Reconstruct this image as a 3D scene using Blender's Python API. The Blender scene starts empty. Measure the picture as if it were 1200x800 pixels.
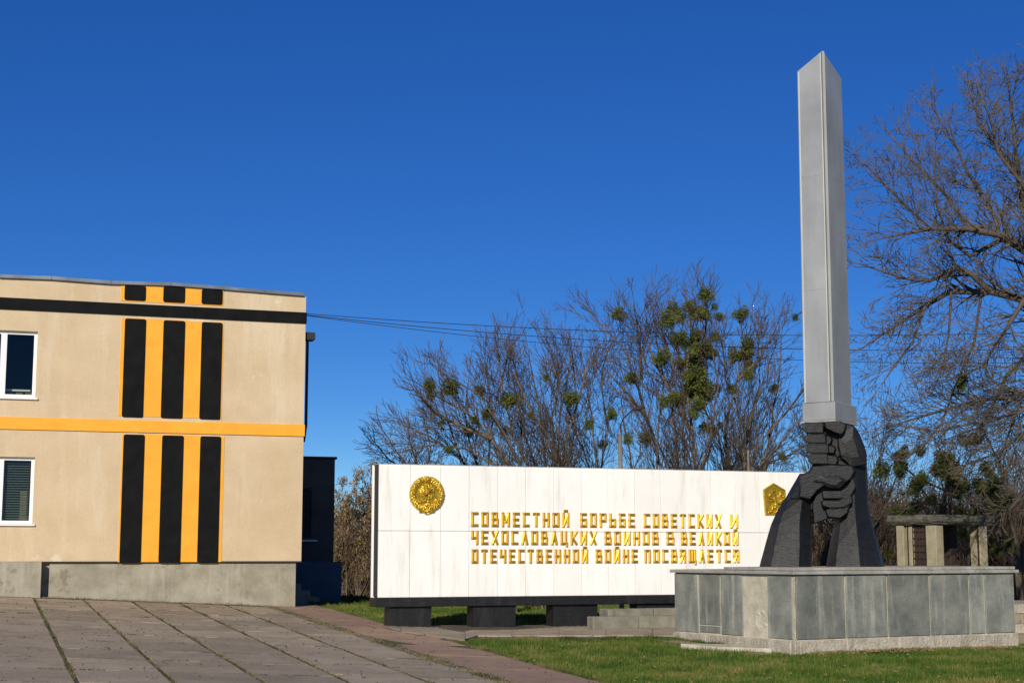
import bpy, bmesh, math, random
import numpy as np
from mathutils import Vector, Matrix
random.seed(7)
S = bpy.context.scene
C = S.collection
R = math.radians

# ------------------------------------------------------------------ camera
EYE = 1.6
F = 1800.0                       # focal length in pixels of the 1200 px wide photograph
TILT = math.atan(248.0 / F)
cd = bpy.data.cameras.new('camera'); cam = bpy.data.objects.new('camera', cd); C.objects.link(cam)
cam.location = (0, 0, EYE); cam.rotation_euler = (math.pi/2 + TILT, 0, 0)
cd.lens = 36.0 * F / 1200.0; cd.sensor_width = 36; cd.clip_start = .1; cd.clip_end = 3000
S.camera = cam

# ------------------------------------------------------------------ light
SUN_AZ = math.atan2(-0.20, -0.98)    # horizontal direction TOWARDS the sun, from +Y clockwise
SUN_EL = R(22)
w = bpy.data.worlds.new('World'); S.world = w; w.use_nodes = True
nt = w.node_tree; nt.nodes.clear()
sky = nt.nodes.new('ShaderNodeTexSky'); sky.sky_type = 'NISHITA'; sky.sun_disc = False
sky.sun_elevation = SUN_EL; sky.sun_rotation = SUN_AZ % (2*math.pi)
sky.altitude = 5000; sky.air_density = 1.0; sky.dust_density = 0.0; sky.ozone_density = 2.0
hs = nt.nodes.new('ShaderNodeHueSaturation'); hs.inputs['Saturation'].default_value = 1.22; hs.inputs['Value'].default_value = 1.0
bg = nt.nodes.new('ShaderNodeBackground'); bg.inputs[1].default_value = 0.085
wo = nt.nodes.new('ShaderNodeOutputWorld')
# deeper, more saturated blue over the whole sky: (c/blue)^1.5 * blue^0.55
sx_ = nt.nodes.new('ShaderNodeSeparateColor'); dv = nt.nodes.new('ShaderNodeVectorMath'); dv.operation = 'DIVIDE'
gm = nt.nodes.new('ShaderNodeGamma'); gm.inputs[1].default_value = 1.5
pw = nt.nodes.new('ShaderNodeMath'); pw.operation = 'POWER'; pw.inputs[1].default_value = .74
ml = nt.nodes.new('ShaderNodeMath'); ml.operation = 'MULTIPLY'; ml.inputs[1].default_value = 1.76
sc_ = nt.nodes.new('ShaderNodeVectorMath'); sc_.operation = 'SCALE'
nt.links.new(sky.outputs[0], hs.inputs['Color']); nt.links.new(hs.outputs[0], sx_.inputs[0]); nt.links.new(hs.outputs[0], dv.inputs[0])
cb_ = nt.nodes.new('ShaderNodeCombineXYZ')
for i_ in range(3): nt.links.new(sx_.outputs[2], cb_.inputs[i_])
nt.links.new(cb_.outputs[0], dv.inputs[1]); nt.links.new(dv.outputs[0], gm.inputs[0]); nt.links.new(sx_.outputs[2], pw.inputs[0]); nt.links.new(pw.outputs[0], ml.inputs[0])
nt.links.new(gm.outputs[0], sc_.inputs[0]); nt.links.new(ml.outputs[0], sc_.inputs['Scale']); nt.links.new(sc_.outputs[0], bg.inputs[0]); nt.links.new(bg.outputs[0], wo.inputs[0])
sd = bpy.data.lights.new('sun', 'SUN'); sun = bpy.data.objects.new('sun', sd); C.objects.link(sun)
sd.energy = 4.3; sd.angle = R(.53); sd.color = (1.0, .93, .80)
tosun = Vector((math.sin(SUN_AZ)*math.cos(SUN_EL), math.cos(SUN_AZ)*math.cos(SUN_EL), math.sin(SUN_EL)))
sun.rotation_euler = tosun.to_track_quat('Z', 'Y').to_euler()
S.view_settings.view_transform = 'Standard'; S.view_settings.look = 'None'
S.view_settings.exposure = 0.0; S.view_settings.gamma = 1.0

# ------------------------------------------------------------------ survey helpers (pixel of the photo -> place in the world)
def ray(px, py):
    u = (px-600)/F; v = (400-py)/F
    return Vector((u, math.cos(TILT) - v*math.sin(TILT), math.sin(TILT) + v*math.cos(TILT)))
def at(px, py, depth):
    d = ray(px, py); k = depth/d.y
    return Vector((0, 0, EYE)) + d*k
def smax(a, b, k=.06):
    h = max(k-abs(a-b), 0)/k
    return max(a, b) + h*h*k*.25
def ground(x, y):
    P = -.106 - .0536*x + .0056*y
    P = min(P, .75)
    Q = max(-.12, min(.12, .04*(y-24)))
    if x > 5: Q *= max(0, 1-(x-5)/3)
    if y > 34: Q = Q + (.1-Q)*min(1, (y-34)/6)
    h = smax(P, Q)
    if y > 43: t = min(1, (y-43)/16); h += (-.5-h)*t*t*(3-2*t)
    return h
def on_ground(px, py, dz=0):
    d = ray(px, py); k = 20.0
    for _ in range(40):
        g = ground(d.x*k, d.y*k) + dz
        k = max(3, min(400, (g-EYE)/d.z)) if d.z < -1e-4 else 400
    return Vector((d.x*k, d.y*k, EYE+d.z*k))
class Frame:
    def __init__(s, o, ang):
        s.o = Vector((o[0], o[1], 0)); s.a = ang
        s.ex = Vector((math.cos(ang), math.sin(ang), 0)); s.ey = Vector((-math.sin(ang), math.cos(ang), 0))
    def w(s, x, y, z=0): return s.o + s.ex*x + s.ey*y + Vector((0, 0, z))
    def hit(s, px, py, val=0, axis='y'):
        """local (x,y,z) where the ray through a pixel meets the vertical plane axis=val"""
        d = ray(px, py); n = s.ey if axis == 'y' else s.ex
        k = (val + s.o.dot(n)) / d.dot(n)
        p = Vector((0, 0, EYE)) + d*k; q = p - s.o
        return Vector((q.dot(s.ex), q.dot(s.ey), p.z))

# ------------------------------------------------------------------ materials
def mat(name, c1, c2=None, scale=1.5, rough=.85, bump=0.0, bscale=30, metallic=0.0, streak=None, sscale=5.0, samt=.5,
        fine=.15, fscale=60, var=0.0, spec=.5, lo=.35, hi=.65, stretch=(1, 1, 1), spots=None, spscale=3.0, spthr=.62, rot=0.0, bdist=.01):
    m = bpy.data.materials.new(name); m.use_nodes = True; N = m.node_tree.nodes; L = m.node_tree.links
    b = N['Principled BSDF']; b.inputs['Roughness'].default_value = rough; b.inputs['Metallic'].default_value = metallic
    b.inputs['Specular IOR Level'].default_value = spec
    g = N.new('ShaderNodeNewGeometry')
    mp = N.new('ShaderNodeMapping'); mp.inputs['Scale'].default_value = stretch; mp.inputs['Rotation'].default_value = (0, 0, rot)
    L.new(g.outputs['Position'], mp.inputs[0])
    def noise(sc, det=5, src=mp, r=.6):
        n = N.new('ShaderNodeTexNoise'); n.inputs['Scale'].default_value = sc; n.inputs['Detail'].default_value = det
        n.inputs['Roughness'].default_value = r; L.new(src.outputs[0], n.inputs['Vector']); return n
    def mix(f, a, bb, mode='MIX'):
        x = N.new('ShaderNodeMix'); x.data_type = 'RGBA'; x.blend_type = mode
        for s_, v in ((0, f), (6, a), (7, bb)):
            if hasattr(v, 'links'): L.new(v, x.inputs[s_])
            else: x.inputs[s_].default_value = v if s_ == 0 else (*v, 1)
        return x.outputs[2]
    def rng_(src, a, bb, c, d):
        r_ = N.new('ShaderNodeMapRange'); L.new(src, r_.inputs[0])
        for i, v in enumerate((a, bb, c, d)): r_.inputs[i+1].default_value = v
        return r_.outputs[0]
    col = mix(rng_(noise(scale).outputs[0], lo, hi, 0, 1), c1, c2 or c1)
    if streak:
        m2 = N.new('ShaderNodeMapping'); m2.inputs['Scale'].default_value = (sscale, sscale, sscale*.12); L.new(g.outputs['Position'], m2.inputs[0])
        ns = noise(1.0, 6, m2, .7)
        col = mix(rng_(ns.outputs[0], .52, .72, 0, samt), col, streak)
    if spots:
        col = mix(rng_(noise(spscale, 6, mp, .7).outputs[0], spthr, spthr+.06, 0, .8), col, spots)
    f = rng_(noise(fscale, 3).outputs[0], .3, .7, 1-fine, 1+fine)
    if var:
        oi = N.new('ShaderNodeObjectInfo'); v = rng_(oi.outputs['Random'], 0, 1, 1-var, 1+var)
        mm = N.new('ShaderNodeMath'); mm.operation = 'MULTIPLY'; L.new(f, mm.inputs[0]); L.new(v, mm.inputs[1]); f = mm.outputs[0]
    vm = N.new('ShaderNodeVectorMath'); vm.operation = 'SCALE'; L.new(col, vm.inputs[0]); L.new(f, vm.inputs['Scale'])
    L.new(vm.outputs[0], b.inputs['Base Color'])
    if bump:
        bp = N.new('ShaderNodeBump'); bp.inputs['Strength'].default_value = bump; bp.inputs['Distance'].default_value = bdist
        L.new(noise(bscale, 6).outputs[0], bp.inputs['Height']); L.new(bp.outputs[0], b.inputs['Normal'])
    return m

M = {}
M['plaster'] = mat('tan_plaster', (.56, .422, .255), (.63, .485, .31), scale=1.1, bump=.4, bscale=45, fine=.055, fscale=28, streak=(.72, .62, .46), sscale=2.2, samt=.55, spots=(.70, .60, .45), spscale=.8, spthr=.62)
M['black'] = mat('black_paint', (.004, .004, .0045), (.008, .008, .008), scale=3, rough=.7, bump=.3, bscale=45, fine=.2, spec=.12)
M['orange'] = mat('orange_paint', (.86, .36, .018), (.90, .41, .028), scale=3, rough=.7, bump=.5, bscale=45, fine=.05)
M['base'] = mat('grey_base_concrete', (.25, .22, .155), (.38, .345, .26), scale=1.9, bump=.5, bscale=20, streak=(.47, .44, .35), sscale=2.2, samt=.8, spots=(.20, .175, .12), spscale=1.7, spthr=.58, fine=.12)
M['roofmetal'] = mat('dull_zinc_flashing', (.16, .18, .21), (.26, .28, .31), metallic=.5, rough=.45)
M['pvc'] = mat('white_pvc', (.82, .82, .82), rough=.35, fine=.02)
M['white'] = mat('white_panel_paint', (.86, .84, .79), (.90, .88, .83), scale=2, rough=.6, fine=.03, streak=(.66, .62, .53), sscale=5, samt=.65, var=.035, spots=(.62, .58, .5), spscale=9, spthr=.70, bump=.15, bscale=30)
M['edge'] = mat('dark_joint', (.03, .03, .03))
M['gold'] = mat('gold_paint', (.74, .42, .035), (.84, .52, .055), rough=.38, metallic=.8, fine=.06)
M['goldrelief'] = mat('gold_leaf_relief', (.44, .28, .02), (.64, .43, .05), rough=.34, metallic=.7, scale=14, fine=.2, bump=.6, bscale=60)
M['steel'] = mat('grey_sheet_steel', (.31, .31, .305), (.43, .43, .42), scale=1.0, rough=.45, metallic=.25, fine=.04, streak=(.20, .20, .20), sscale=3, samt=.35, lo=.3, hi=.7)
M['steelrib'] = mat('pale_steel_rib', (.55, .54, .48), (.62, .61, .55), rough=.45, metallic=.2, fine=.03)
M['stonecap'] = mat('weathered_cap_stone', (.26, .24, .20), (.40, .38, .33), scale=3, bump=.5, bscale=25)
M['blackstone'] = mat('black_painted_concrete', (.0055, .0055, .006), (.010, .010, .0105), scale=4, rough=.5, spec=.4, bump=.7, bscale=11, stretch=(1, 1, 5), fine=.25, fscale=20, bdist=.014, streak=(.05, .05, .05), sscale=5, samt=.35)
M['panel'] = mat('grey_granite_panel', (.135, .145, .125), (.245, .245, .205), scale=2.4, rough=.6, fine=.22, fscale=55, streak=(.42, .41, .34), sscale=5.5, samt=.8, var=.2)
M['mortar'] = mat('pale_mortar', (.42, .38, .28), (.58, .53, .41), scale=5, bump=.8, bscale=25)
M['rough'] = mat('rough_tan_concrete', (.36, .31, .23), (.52, .47, .37), scale=4, bump=1, bscale=22, streak=(.22, .19, .14), sscale=6, samt=.7, bdist=.03)
M['kiosk'] = mat('mossy_concrete', (.25, .21, .13), (.36, .31, .20), scale=3, bump=.7, bscale=20, streak=(.22, .21, .13), sscale=5, samt=.6)
M['kioskroof'] = mat('dark_weathered_concrete', (.075, .068, .052), (.15, .135, .10), scale=5, bump=1, bscale=25, spots=(.045, .055, .02), spscale=6, spthr=.55)
M['rust_and_dark_fill'] = mat('rusty_iron_and_dark_fill', (.022, .014, .010), (.05, .026, .018), scale=10)
M['slab'] = mat('paving_slab_concrete', (.315, .243, .158), (.42, .335, .228), scale=1.3, fine=.22, fscale=38, bump=.5, bscale=30, var=.15, spots=(.12, .10, .08), spscale=5, spthr=.60)
M['redslab'] = mat('reddish_path_concrete', (.33, .195, .12), (.40, .265, .17), scale=1.8, fine=.18, fscale=40, bump=.6, bscale=25, var=.08, spots=(.16, .13, .09), spscale=4, spthr=.58)
M['apron'] = mat('apron_concrete', (.26, .205, .135), (.35, .285, .195), scale=1.5, fine=.18, bump=.6, bscale=20, spots=(.13, .115, .08), spscale=4, spthr=.56)
M['joint'] = mat('joint_earth', (.05, .045, .022), (.11, .085, .05), scale=3, fine=.3, bump=1, bscale=40)
M['stepstone'] = mat('weathered_step_stone', (.15, .145, .11), (.25, .235, .18), scale=3, bump=.6, bscale=25, streak=(.09, .085, .06), sscale=5, samt=.6)
M['soil'] = mat('soil', (.075, .095, .022), (.15, .14, .05), scale=.9, fine=.3, fscale=14, bump=.8, bscale=20)
M['bark'] = mat('bark', (.070, .050, .035), (.165, .12, .08), scale=6, fine=.2, bump=.5, bscale=30)
M['barkdark'] = mat('dark_bark', (.06, .045, .036), (.11, .085, .065), scale=6, fine=.2, bump=.5)
M['twig'] = mat('twig', (.055, .037, .024), (.125, .086, .052), scale=.9, fine=.2)
M['twigpale'] = mat('pale_twig', (.075, .060, .042), (.145, .115, .080), scale=.9, fine=.2)
M['mistletoe'] = mat('mistletoe_green', (.038, .055, .006), (.13, .145, .018), scale=4, fine=.35, fscale=14)
M['deadleaf'] = mat('dead_leaf', (.20, .125, .045), (.36, .245, .10), scale=2.2, fine=.3, fscale=9)
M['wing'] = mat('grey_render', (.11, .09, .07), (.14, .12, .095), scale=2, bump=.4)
M['blue'] = mat('blue_painted_porch', (.06, .10, .145), (.075, .12, .17), scale=3, bump=.3)
M['wire'] = mat('cable', (.02, .02, .02))
M['pole'] = mat('pole_concrete', (.15, .12, .09), (.24, .2, .14))
M['wood'] = mat('interior', (.30, .22, .13))
M['curtain'] = mat('blind_slat', (.22, .23, .20))
def grassmat(name, a, b, c):
    m = bpy.data.materials.new(name); m.use_nodes = True; N = m.node_tree.nodes; L = m.node_tree.links
    p = N['Principled BSDF']; p.inputs['Roughness'].default_value = .6; p.inputs['Specular IOR Level'].default_value = .25
    g = N.new('ShaderNodeNewGeometry')
    n1 = N.new('ShaderNodeTexNoise'); n1.inputs['Scale'].default_value = .9; n1.inputs['Detail'].default_value = 5; n1.inputs['Roughness'].default_value = .7
    n2 = N.new('ShaderNodeTexNoise'); n2.inputs['Scale'].default_value = 9; L.new(g.outputs['Position'], n1.inputs[0]); L.new(g.outputs['Position'], n2.inputs[0])
    r = N.new('ShaderNodeValToRGB'); e = r.color_ramp.elements
    e[0].position = .36; e[0].color = (*a, 1); e[1].position = .66; e[1].color = (*c, 1); q = e.new(.5); q.color = (*b, 1)
    ad = N.new('ShaderNodeMath'); ad.operation = 'MULTIPLY_ADD'; L.new(n2.outputs[0], ad.inputs[0]); ad.inputs[1].default_value = .35
    sb = N.new('ShaderNodeMath'); sb.operation = 'SUBTRACT'; L.new(n1.outputs[0], sb.inputs[0]); sb.inputs[1].default_value = .175
    L.new(sb.outputs[0], ad.inputs[2]); L.new(ad.outputs[0], r.inputs[0]); L.new(r.outputs[0], p.inputs['Base Color'])
    return m
M['grass'] = grassmat('grass_blades', (.034, .078, .006), (.075, .118, .012), (.19, .17, .045))
M['drygrass'] = grassmat('dry_grass', (.035, .050, .012), (.10, .09, .03), (.24, .19, .09))
def glass():
    m = bpy.data.materials.new('window_glass'); m.use_nodes = True; N = m.node_tree.nodes; L = m.node_tree.links
    N.clear(); o = N.new('ShaderNodeOutputMaterial'); mx = N.new('ShaderNodeMixShader'); t = N.new('ShaderNodeBsdfTransparent'); g = N.new('ShaderNodeBsdfGlossy')
    t.inputs[0].default_value = (.80, .84, .82, 1); g.inputs['Roughness'].default_value = .01
    fr = N.new('ShaderNodeFresnel'); fr.inputs[0].default_value = 1.38
    L.new(fr.outputs[0], mx.inputs[0]); L.new(t.outputs[0], mx.inputs[1]); L.new(g.outputs[0], mx.inputs[2]); L.new(mx.outputs[0], o.inputs[0]); return m
M['glass'] = glass()
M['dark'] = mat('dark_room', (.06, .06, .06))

# ------------------------------------------------------------------ mesh helpers
class MB:
    def __init__(s): s.v = []; s.f = []
    def add(s, vs, fs):
        n = len(s.v); s.v += [tuple(v) for v in vs]; s.f += [tuple(i+n for i in f) for f in fs]; return s
    def box(s, x0, x1, y0, y1, z0, z1):
        return s.add([(x0,y0,z0),(x1,y0,z0),(x1,y1,z0),(x0,y1,z0),(x0,y0,z1),(x1,y0,z1),(x1,y1,z1),(x0,y1,z1)],
                     [(3,2,1,0),(4,5,6,7),(0,1,5,4),(1,2,6,5),(2,3,7,6),(3,0,4,7)])
    def cbox(s, x0, x1, y0, y1, z0, z1, b=.01, jit=0.0):
        c = ((x0+x1)/2, (y0+y1)/2, (z0+z1)/2); h = ((x1-x0)/2, (y1-y0)/2, (z1-z0)/2); b = min(b, min(h)*.9)
        vs = []; idx = {}
        for sx in (-1, 1):
            for sy in (-1, 1):
                for sz in (-1, 1):
                    sg = (sx, sy, sz)
                    jj = [random.uniform(-jit, jit) for _ in range(3)]
                    for a in range(3):
                        idx[sg, a] = len(vs)
                        vs.append(tuple(c[k] + sg[k]*(h[k]-(0 if k == a else b)) + jj[k] for k in range(3)))
        fs = []
        for a in range(3):
            o1, o2 = [k for k in range(3) if k != a]
            for sd_ in (-1, 1):
                q = []
                for (p1, p2) in ((-1, -1), (1, -1), (1, 1), (-1, 1)):
                    sg = [0, 0, 0]; sg[a] = sd_; sg[o1] = p1; sg[o2] = p2; q.append(idx[tuple(sg), a])
                fs.append(q)
        for a, bb, k in ((0, 1, 2), (0, 2, 1), (1, 2, 0)):
            for s1 in (-1, 1):
                for s2 in (-1, 1):
                    def g(ax, sk):
                        sg = [0, 0, 0]; sg[a] = s1; sg[bb] = s2; sg[k] = sk; return idx[tuple(sg), ax]
                    fs.append([g(a, -1), g(a, 1), g(bb, 1), g(bb, -1)])
        for sx in (-1, 1):
            for sy in (-1, 1):
                for sz in (-1, 1): fs.append([idx[(sx, sy, sz), a] for a in range(3)])
        cc = Vector(c); out = []
        for f in fs:
            p = [Vector(vs[i]) for i in f]; n = (p[1]-p[0]).cross(p[2]-p[0]); m = sum(p, Vector())/len(p)
            out.append(f if n.dot(m-cc) > 0 else f[::-1])
        return s.add(vs, out)
    def prism(s, pts, fn, lo, hi):
        """pts 2-D outline, fn(a,b,t) -> 3-D"""
        n = len(pts); vs = [fn(a, b, lo) for a, b in pts] + [fn(a, b, hi) for a, b in pts]
        return s.add(vs, [tuple(range(n))[::-1], tuple(range(n, 2*n))] + [(i, (i+1) % n, n+(i+1) % n, n+i) for i in range(n)])
    def tube(s, pts, rad, k=8, cap=True):
        pts = [Vector(p) for p in pts]; n = len(pts); base = len(s.v)
        rs = rad if isinstance(rad, (list, tuple)) else [rad]*n
        up = Vector((0, 0, 1)); vs = []; fs = []
        for i, p in enumerate(pts):
            t = (pts[min(i+1, n-1)]-pts[max(i-1, 0)]).normalized()
            u = t.cross(up) if abs(t.z) < .95 else t.cross(Vector((1, 0, 0))); u.normalize(); v = t.cross(u)
            for j in range(k):
                a = 2*math.pi*j/k; vs.append(p + (u*math.cos(a)+v*math.sin(a))*rs[i])
        for i in range(n-1):
            for j in range(k): fs.append((i*k+j, i*k+(j+1) % k, (i+1)*k+(j+1) % k, (i+1)*k+j))
        if cap: fs.append(tuple(range(k))[::-1]); fs.append(tuple(range((n-1)*k, n*k)))
        return s.add(vs, fs)
    def mesh(s, name):
        me = bpy.data.meshes.new(name); me.from_pydata(s.v, [], s.f)
        bm = bmesh.new(); bm.from_mesh(me); bmesh.ops.recalc_face_normals(bm, faces=bm.faces); bm.to_mesh(me); bm.free(); me.update(); return me
def link(name, me, m=None, parent=None, label=None, cat=None, group=None, kind=None, loc=None, rotz=None):
    o = bpy.data.objects.new(name, me); C.objects.link(o)
    if m is not None and me is not None and not me.materials: me.materials.append(M[m])
    if parent: o.parent = parent
    if label: o['label'] = label
    if cat: o['category'] = cat
    if group: o['group'] = group
    if kind: o['kind'] = kind
    if loc is not None: o.location = loc
    if rotz is not None: o.rotation_euler = (0, 0, rotz)
    return o
def smooth(me): me.polygons.foreach_set('use_smooth', [True]*len(me.polygons))
def np_mesh(name, verts, faces):
    """verts (n,3), faces (m,k) numpy"""
    me = bpy.data.meshes.new(name); k = faces.shape[1]
    me.vertices.add(len(verts)); me.vertices.foreach_set('co', verts.astype(np.float32).ravel())
    me.loops.add(faces.size); me.loops.foreach_set('vertex_index', faces.astype(np.int32).ravel())
    me.polygons.add(len(faces)); me.polygons.foreach_set('loop_start', np.arange(0, faces.size, k, dtype=np.int32))
    me.update(calc_edges=True); return me

# ------------------------------------------------------------------ SETTING: ground
def build_ground():
    xs = np.concatenate([np.linspace(-400, -42, 12), np.arange(-40, 40.1, .8), np.linspace(42, 400, 12)])
    ys = np.concatenate([np.linspace(-60, 8, 10), np.arange(9, 60, .8), np.linspace(61, 110, 12), np.linspace(120, 1500, 14)])
    nx, ny = len(xs), len(ys)
    V = np.array([(x, y, ground(x, y)-.03) for y in ys for x in xs])
    i, j = np.meshgrid(np.arange(ny-1), np.arange(nx-1), indexing='ij'); a = (i*nx+j).ravel()
    me = np_mesh('ground', V, np.stack([a, a+1, a+nx+1, a+nx], 1)); smooth(me)
    link('ground', me, 'soil', kind='structure')
build_ground()

# slab frame: x' across the slabs, y' away from the camera (same direction as the building)
PA = R(18.6)
PF = Frame((0, 0), PA)
def pl(v): return (v.dot(PF.ex), v.dot(PF.ey))
CR = 7.52                        # right edge of the red path
CL = CR-1.28                     # left edge of the red path
DEND = 35.25                     # where the building stands
def draped(name, c0, c1, d0, d1, dz, m, nx=8, ny=60, wob=0.0):
    vs = []; fs = []
    for j in range(ny+1):
        for i in range(nx+1):
            c = c0+(c1-c0)*i/nx + (random.uniform(-wob, wob) if i in (0, nx) else 0); d = d0+(d1-d0)*j/ny
            p = PF.w(c, d); vs.append((p.x, p.y, ground(p.x, p.y)+dz))
    for j in range(ny):
        for i in range(nx):
            a = j*(nx+1)+i; fs.append((a, a+1, a+nx+2, a+nx+1))
    mb = MB(); mb.add(vs, fs); me = mb.mesh(name); return link(name, me, m, kind='structure')
pav = draped('pavement', -9, CL-.02, 8, DEND+3, .005, 'joint', 14, 60)
ref = pl(on_ground(90, 800))[0]
def slab_mesh(wd, ln, th, jit=.004):
    mb = MB(); nx, ny = 3, 3
    mb.cbox(-wd/2, wd/2, -ln/2, ln/2, -th, 0, .006, jit); return mb.mesh('slab')
slab_variants = [slab_mesh(1, 1, .06, .005) for _ in range(6)]
rs = random.Random(3)
nsl = 0; XJ = []
for k in range(-9, 12):
    c0 = ref + k*1.035 + .03
    c1 = c0 + 1.035 - .055
    if c1 < -2.6 or c0 > CL-.25: continue
    c1 = min(c1, CL-.24)
    if c1-c0 < .3: continue
    d = 12.5 + rs.uniform(0, .4)
    while d < DEND-.2:
        ln = 1.52+rs.uniform(-.04, .04)
        d1 = min(d+ln, DEND-.05)
        if d1-d > .3:
            p = PF.w((c0+c1)/2, (d+d1)/2)
            if abs(p.x) < .42*p.y+1.5:
                o = link('slab', rs.choice(slab_variants), 'slab', pav); nsl += 1; XJ.append((c0, c1, d))
                e = .05
                gx = (ground(p.x+e, p.y)-ground(p.x-e, p.y))/(2*e); gy = (ground(p.x, p.y+e)-ground(p.x, p.y-e))/(2*e)
                nrm = Vector((-gx+rs.gauss(0, .0007), -gy+rs.gauss(0, .0007), 1)).normalized()
                q = nrm.rotation_difference(Vector((0, 0, 1))).inverted()
                Rm = q.to_matrix().to_4x4() @ Matrix.Rotation(PA+rs.gauss(0, .0025), 4, 'Z')
                o.matrix_world = Matrix.Translation((p.x, p.y, ground(p.x, p.y)+.0115+rs.uniform(-.0012, .0012))) @ Rm @ Matrix.Diagonal((c1-c0, d1-d-.006-rs.uniform(0, .012), 1, 1))
        d = d+ln
# mortar/gravel strip and red path slabs
path = draped('path', CL-.24, CR, 8, DEND+.8, 0.006, 'joint', 3, 80, .02)
def slope(p, e=.3):
    gx = (ground(p.x+e, p.y)-ground(p.x-e, p.y))/(2*e); gy = (ground(p.x, p.y+e)-ground(p.x, p.y-e))/(2*e)
    return Vector((-gx, -gy, 1)).normalized().rotation_difference(Vector((0, 0, 1))).inverted().to_matrix().to_4x4()
d = 12.0
while d < DEND+.6:
    ln = 2.1
    for (a, b) in ((CL+.02, CR-.02),):
        p = PF.w((a+b)/2, d+ln/2)
        o = link('slab', rs.choice(slab_variants), None, path)
        o.matrix_world = Matrix.Translation((p.x, p.y, ground(p.x, p.y)+.0125)) @ slope(p) @ Matrix.Rotation(PA+rs.gauss(0, .002), 4, 'Z') @ Matrix.Diagonal((b-a, ln-.02, 1, 1))
        o.data = red_variants[rs.randrange(4)] if 'red_variants' in globals() else o.data
        if 'red_variants' not in globals():
            red_variants = []
            for q in range(4):
                me = slab_variants[q].copy(); me.name = 'red_slab'; me.materials.clear(); me.materials.append(M['redslab']); red_variants.append(me)
            o.data = red_variants[0]
    d += ln

# ------------------------------------------------------------------ BUILDING
def thing(name, label, cat, loc=(0, 0, 0), rotz=0, group=None):
    return link(name, None, label=label, cat=cat, group=group, loc=loc, rotz=rotz)
cpt = at(353, 657, 36.0)
BA = R(18.6)
BF = Frame((cpt.x, cpt.y), BA)
def bh(px, py, y=0): return BF.hit(px, py, y)
bld = thing('building', 'two-storey tan rendered building painted with black and orange ribbon stripes', 'building', (cpt.x, cpt.y, 0), BA)
LX = -16.0; DEP = 6.0
zt = bh(353, 347).z; zb = bh(353, 657).z
wins = []
for (pr, ptop, pbot) in ((44.5, 388.5, 466), (41, 535.5, 613.5)):
    q1 = bh(pr, ptop); q2 = bh(pr, pbot)
    wins.append((q1.x-1.78, q1.x, q2.z, q1.z))
    wins.append((q1.x-1.78-4.4, q1.x-4.4, q2.z, q1.z))
# front wall with real openings: cells between grid lines
def wall_with_openings(x0, x1, z0, z1, th, holes):
    xs = sorted({x0, x1, *[h[0] for h in holes], *[h[1] for h in holes]}); zs = sorted({z0, z1, *[h[2] for h in holes], *[h[3] for h in holes]})
    mb = MB(); inn = lambda x, z: any(h[0] < x < h[1] and h[2] < z < h[3] for h in holes)
    ok = [[not inn((xs[i]+xs[i+1])/2, (zs[j]+zs[j+1])/2) for j in range(len(zs)-1)] for i in range(len(xs)-1)]
    for i in range(len(xs)-1):
        for j in range(len(zs)-1):
            if not ok[i][j]: continue
            a, b, c, d_ = xs[i], xs[i+1], zs[j], zs[j+1]
            mb.add([(a,0,c),(b,0,c),(b,0,d_),(a,0,d_)], [(0,1,2,3)]); mb.add([(a,th,c),(b,th,c),(b,th,d_),(a,th,d_)], [(3,2,1,0)])
            if i == 0 or not ok[i-1][j]: mb.add([(a,0,c),(a,0,d_),(a,th,d_),(a,th,c)], [(0,1,2,3)])
            if i == len(xs)-2 or not ok[i+1][j]: mb.add([(b,0,c),(b,th,c),(b,th,d_),(b,0,d_)], [(0,1,2,3)])
            if j == 0 or not ok[i][j-1]: mb.add([(a,0,c),(a,th,c),(b,th,c),(b,0,c)], [(0,1,2,3)])
            if j == len(zs)-2 or not ok[i][j+1]: mb.add([(a,0,d_),(b,0,d_),(b,th,d_),(a,th,d_)], [(0,1,2,3)])
    me = bpy.data.meshes.new('wall'); me.from_pydata(mb.v, [], mb.f); me.update(); return me
link('wall', wall_with_openings(LX, 0, zb, zt, .4, wins), 'plaster', bld)
mb = MB(); mb.box(-.4, -.001, .402, DEP, zb, zt-.01); mb.box(LX, -.401, DEP-.4, DEP-.002, zb, zt-.01); mb.box(LX, LX+.4, .402, DEP-.41, zb, zt-.01)
link('rear_wall', mb.mesh('rear_wall'), 'plaster', bld)
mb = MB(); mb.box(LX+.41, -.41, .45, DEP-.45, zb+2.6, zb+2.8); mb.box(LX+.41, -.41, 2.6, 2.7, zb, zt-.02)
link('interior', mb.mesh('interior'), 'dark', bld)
mb = MB(); mb.box(LX+.1, -.1, .1, DEP-.1, zt-.2, zt-.012); link('roof', mb.mesh('roof'), 'edge', bld)
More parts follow.
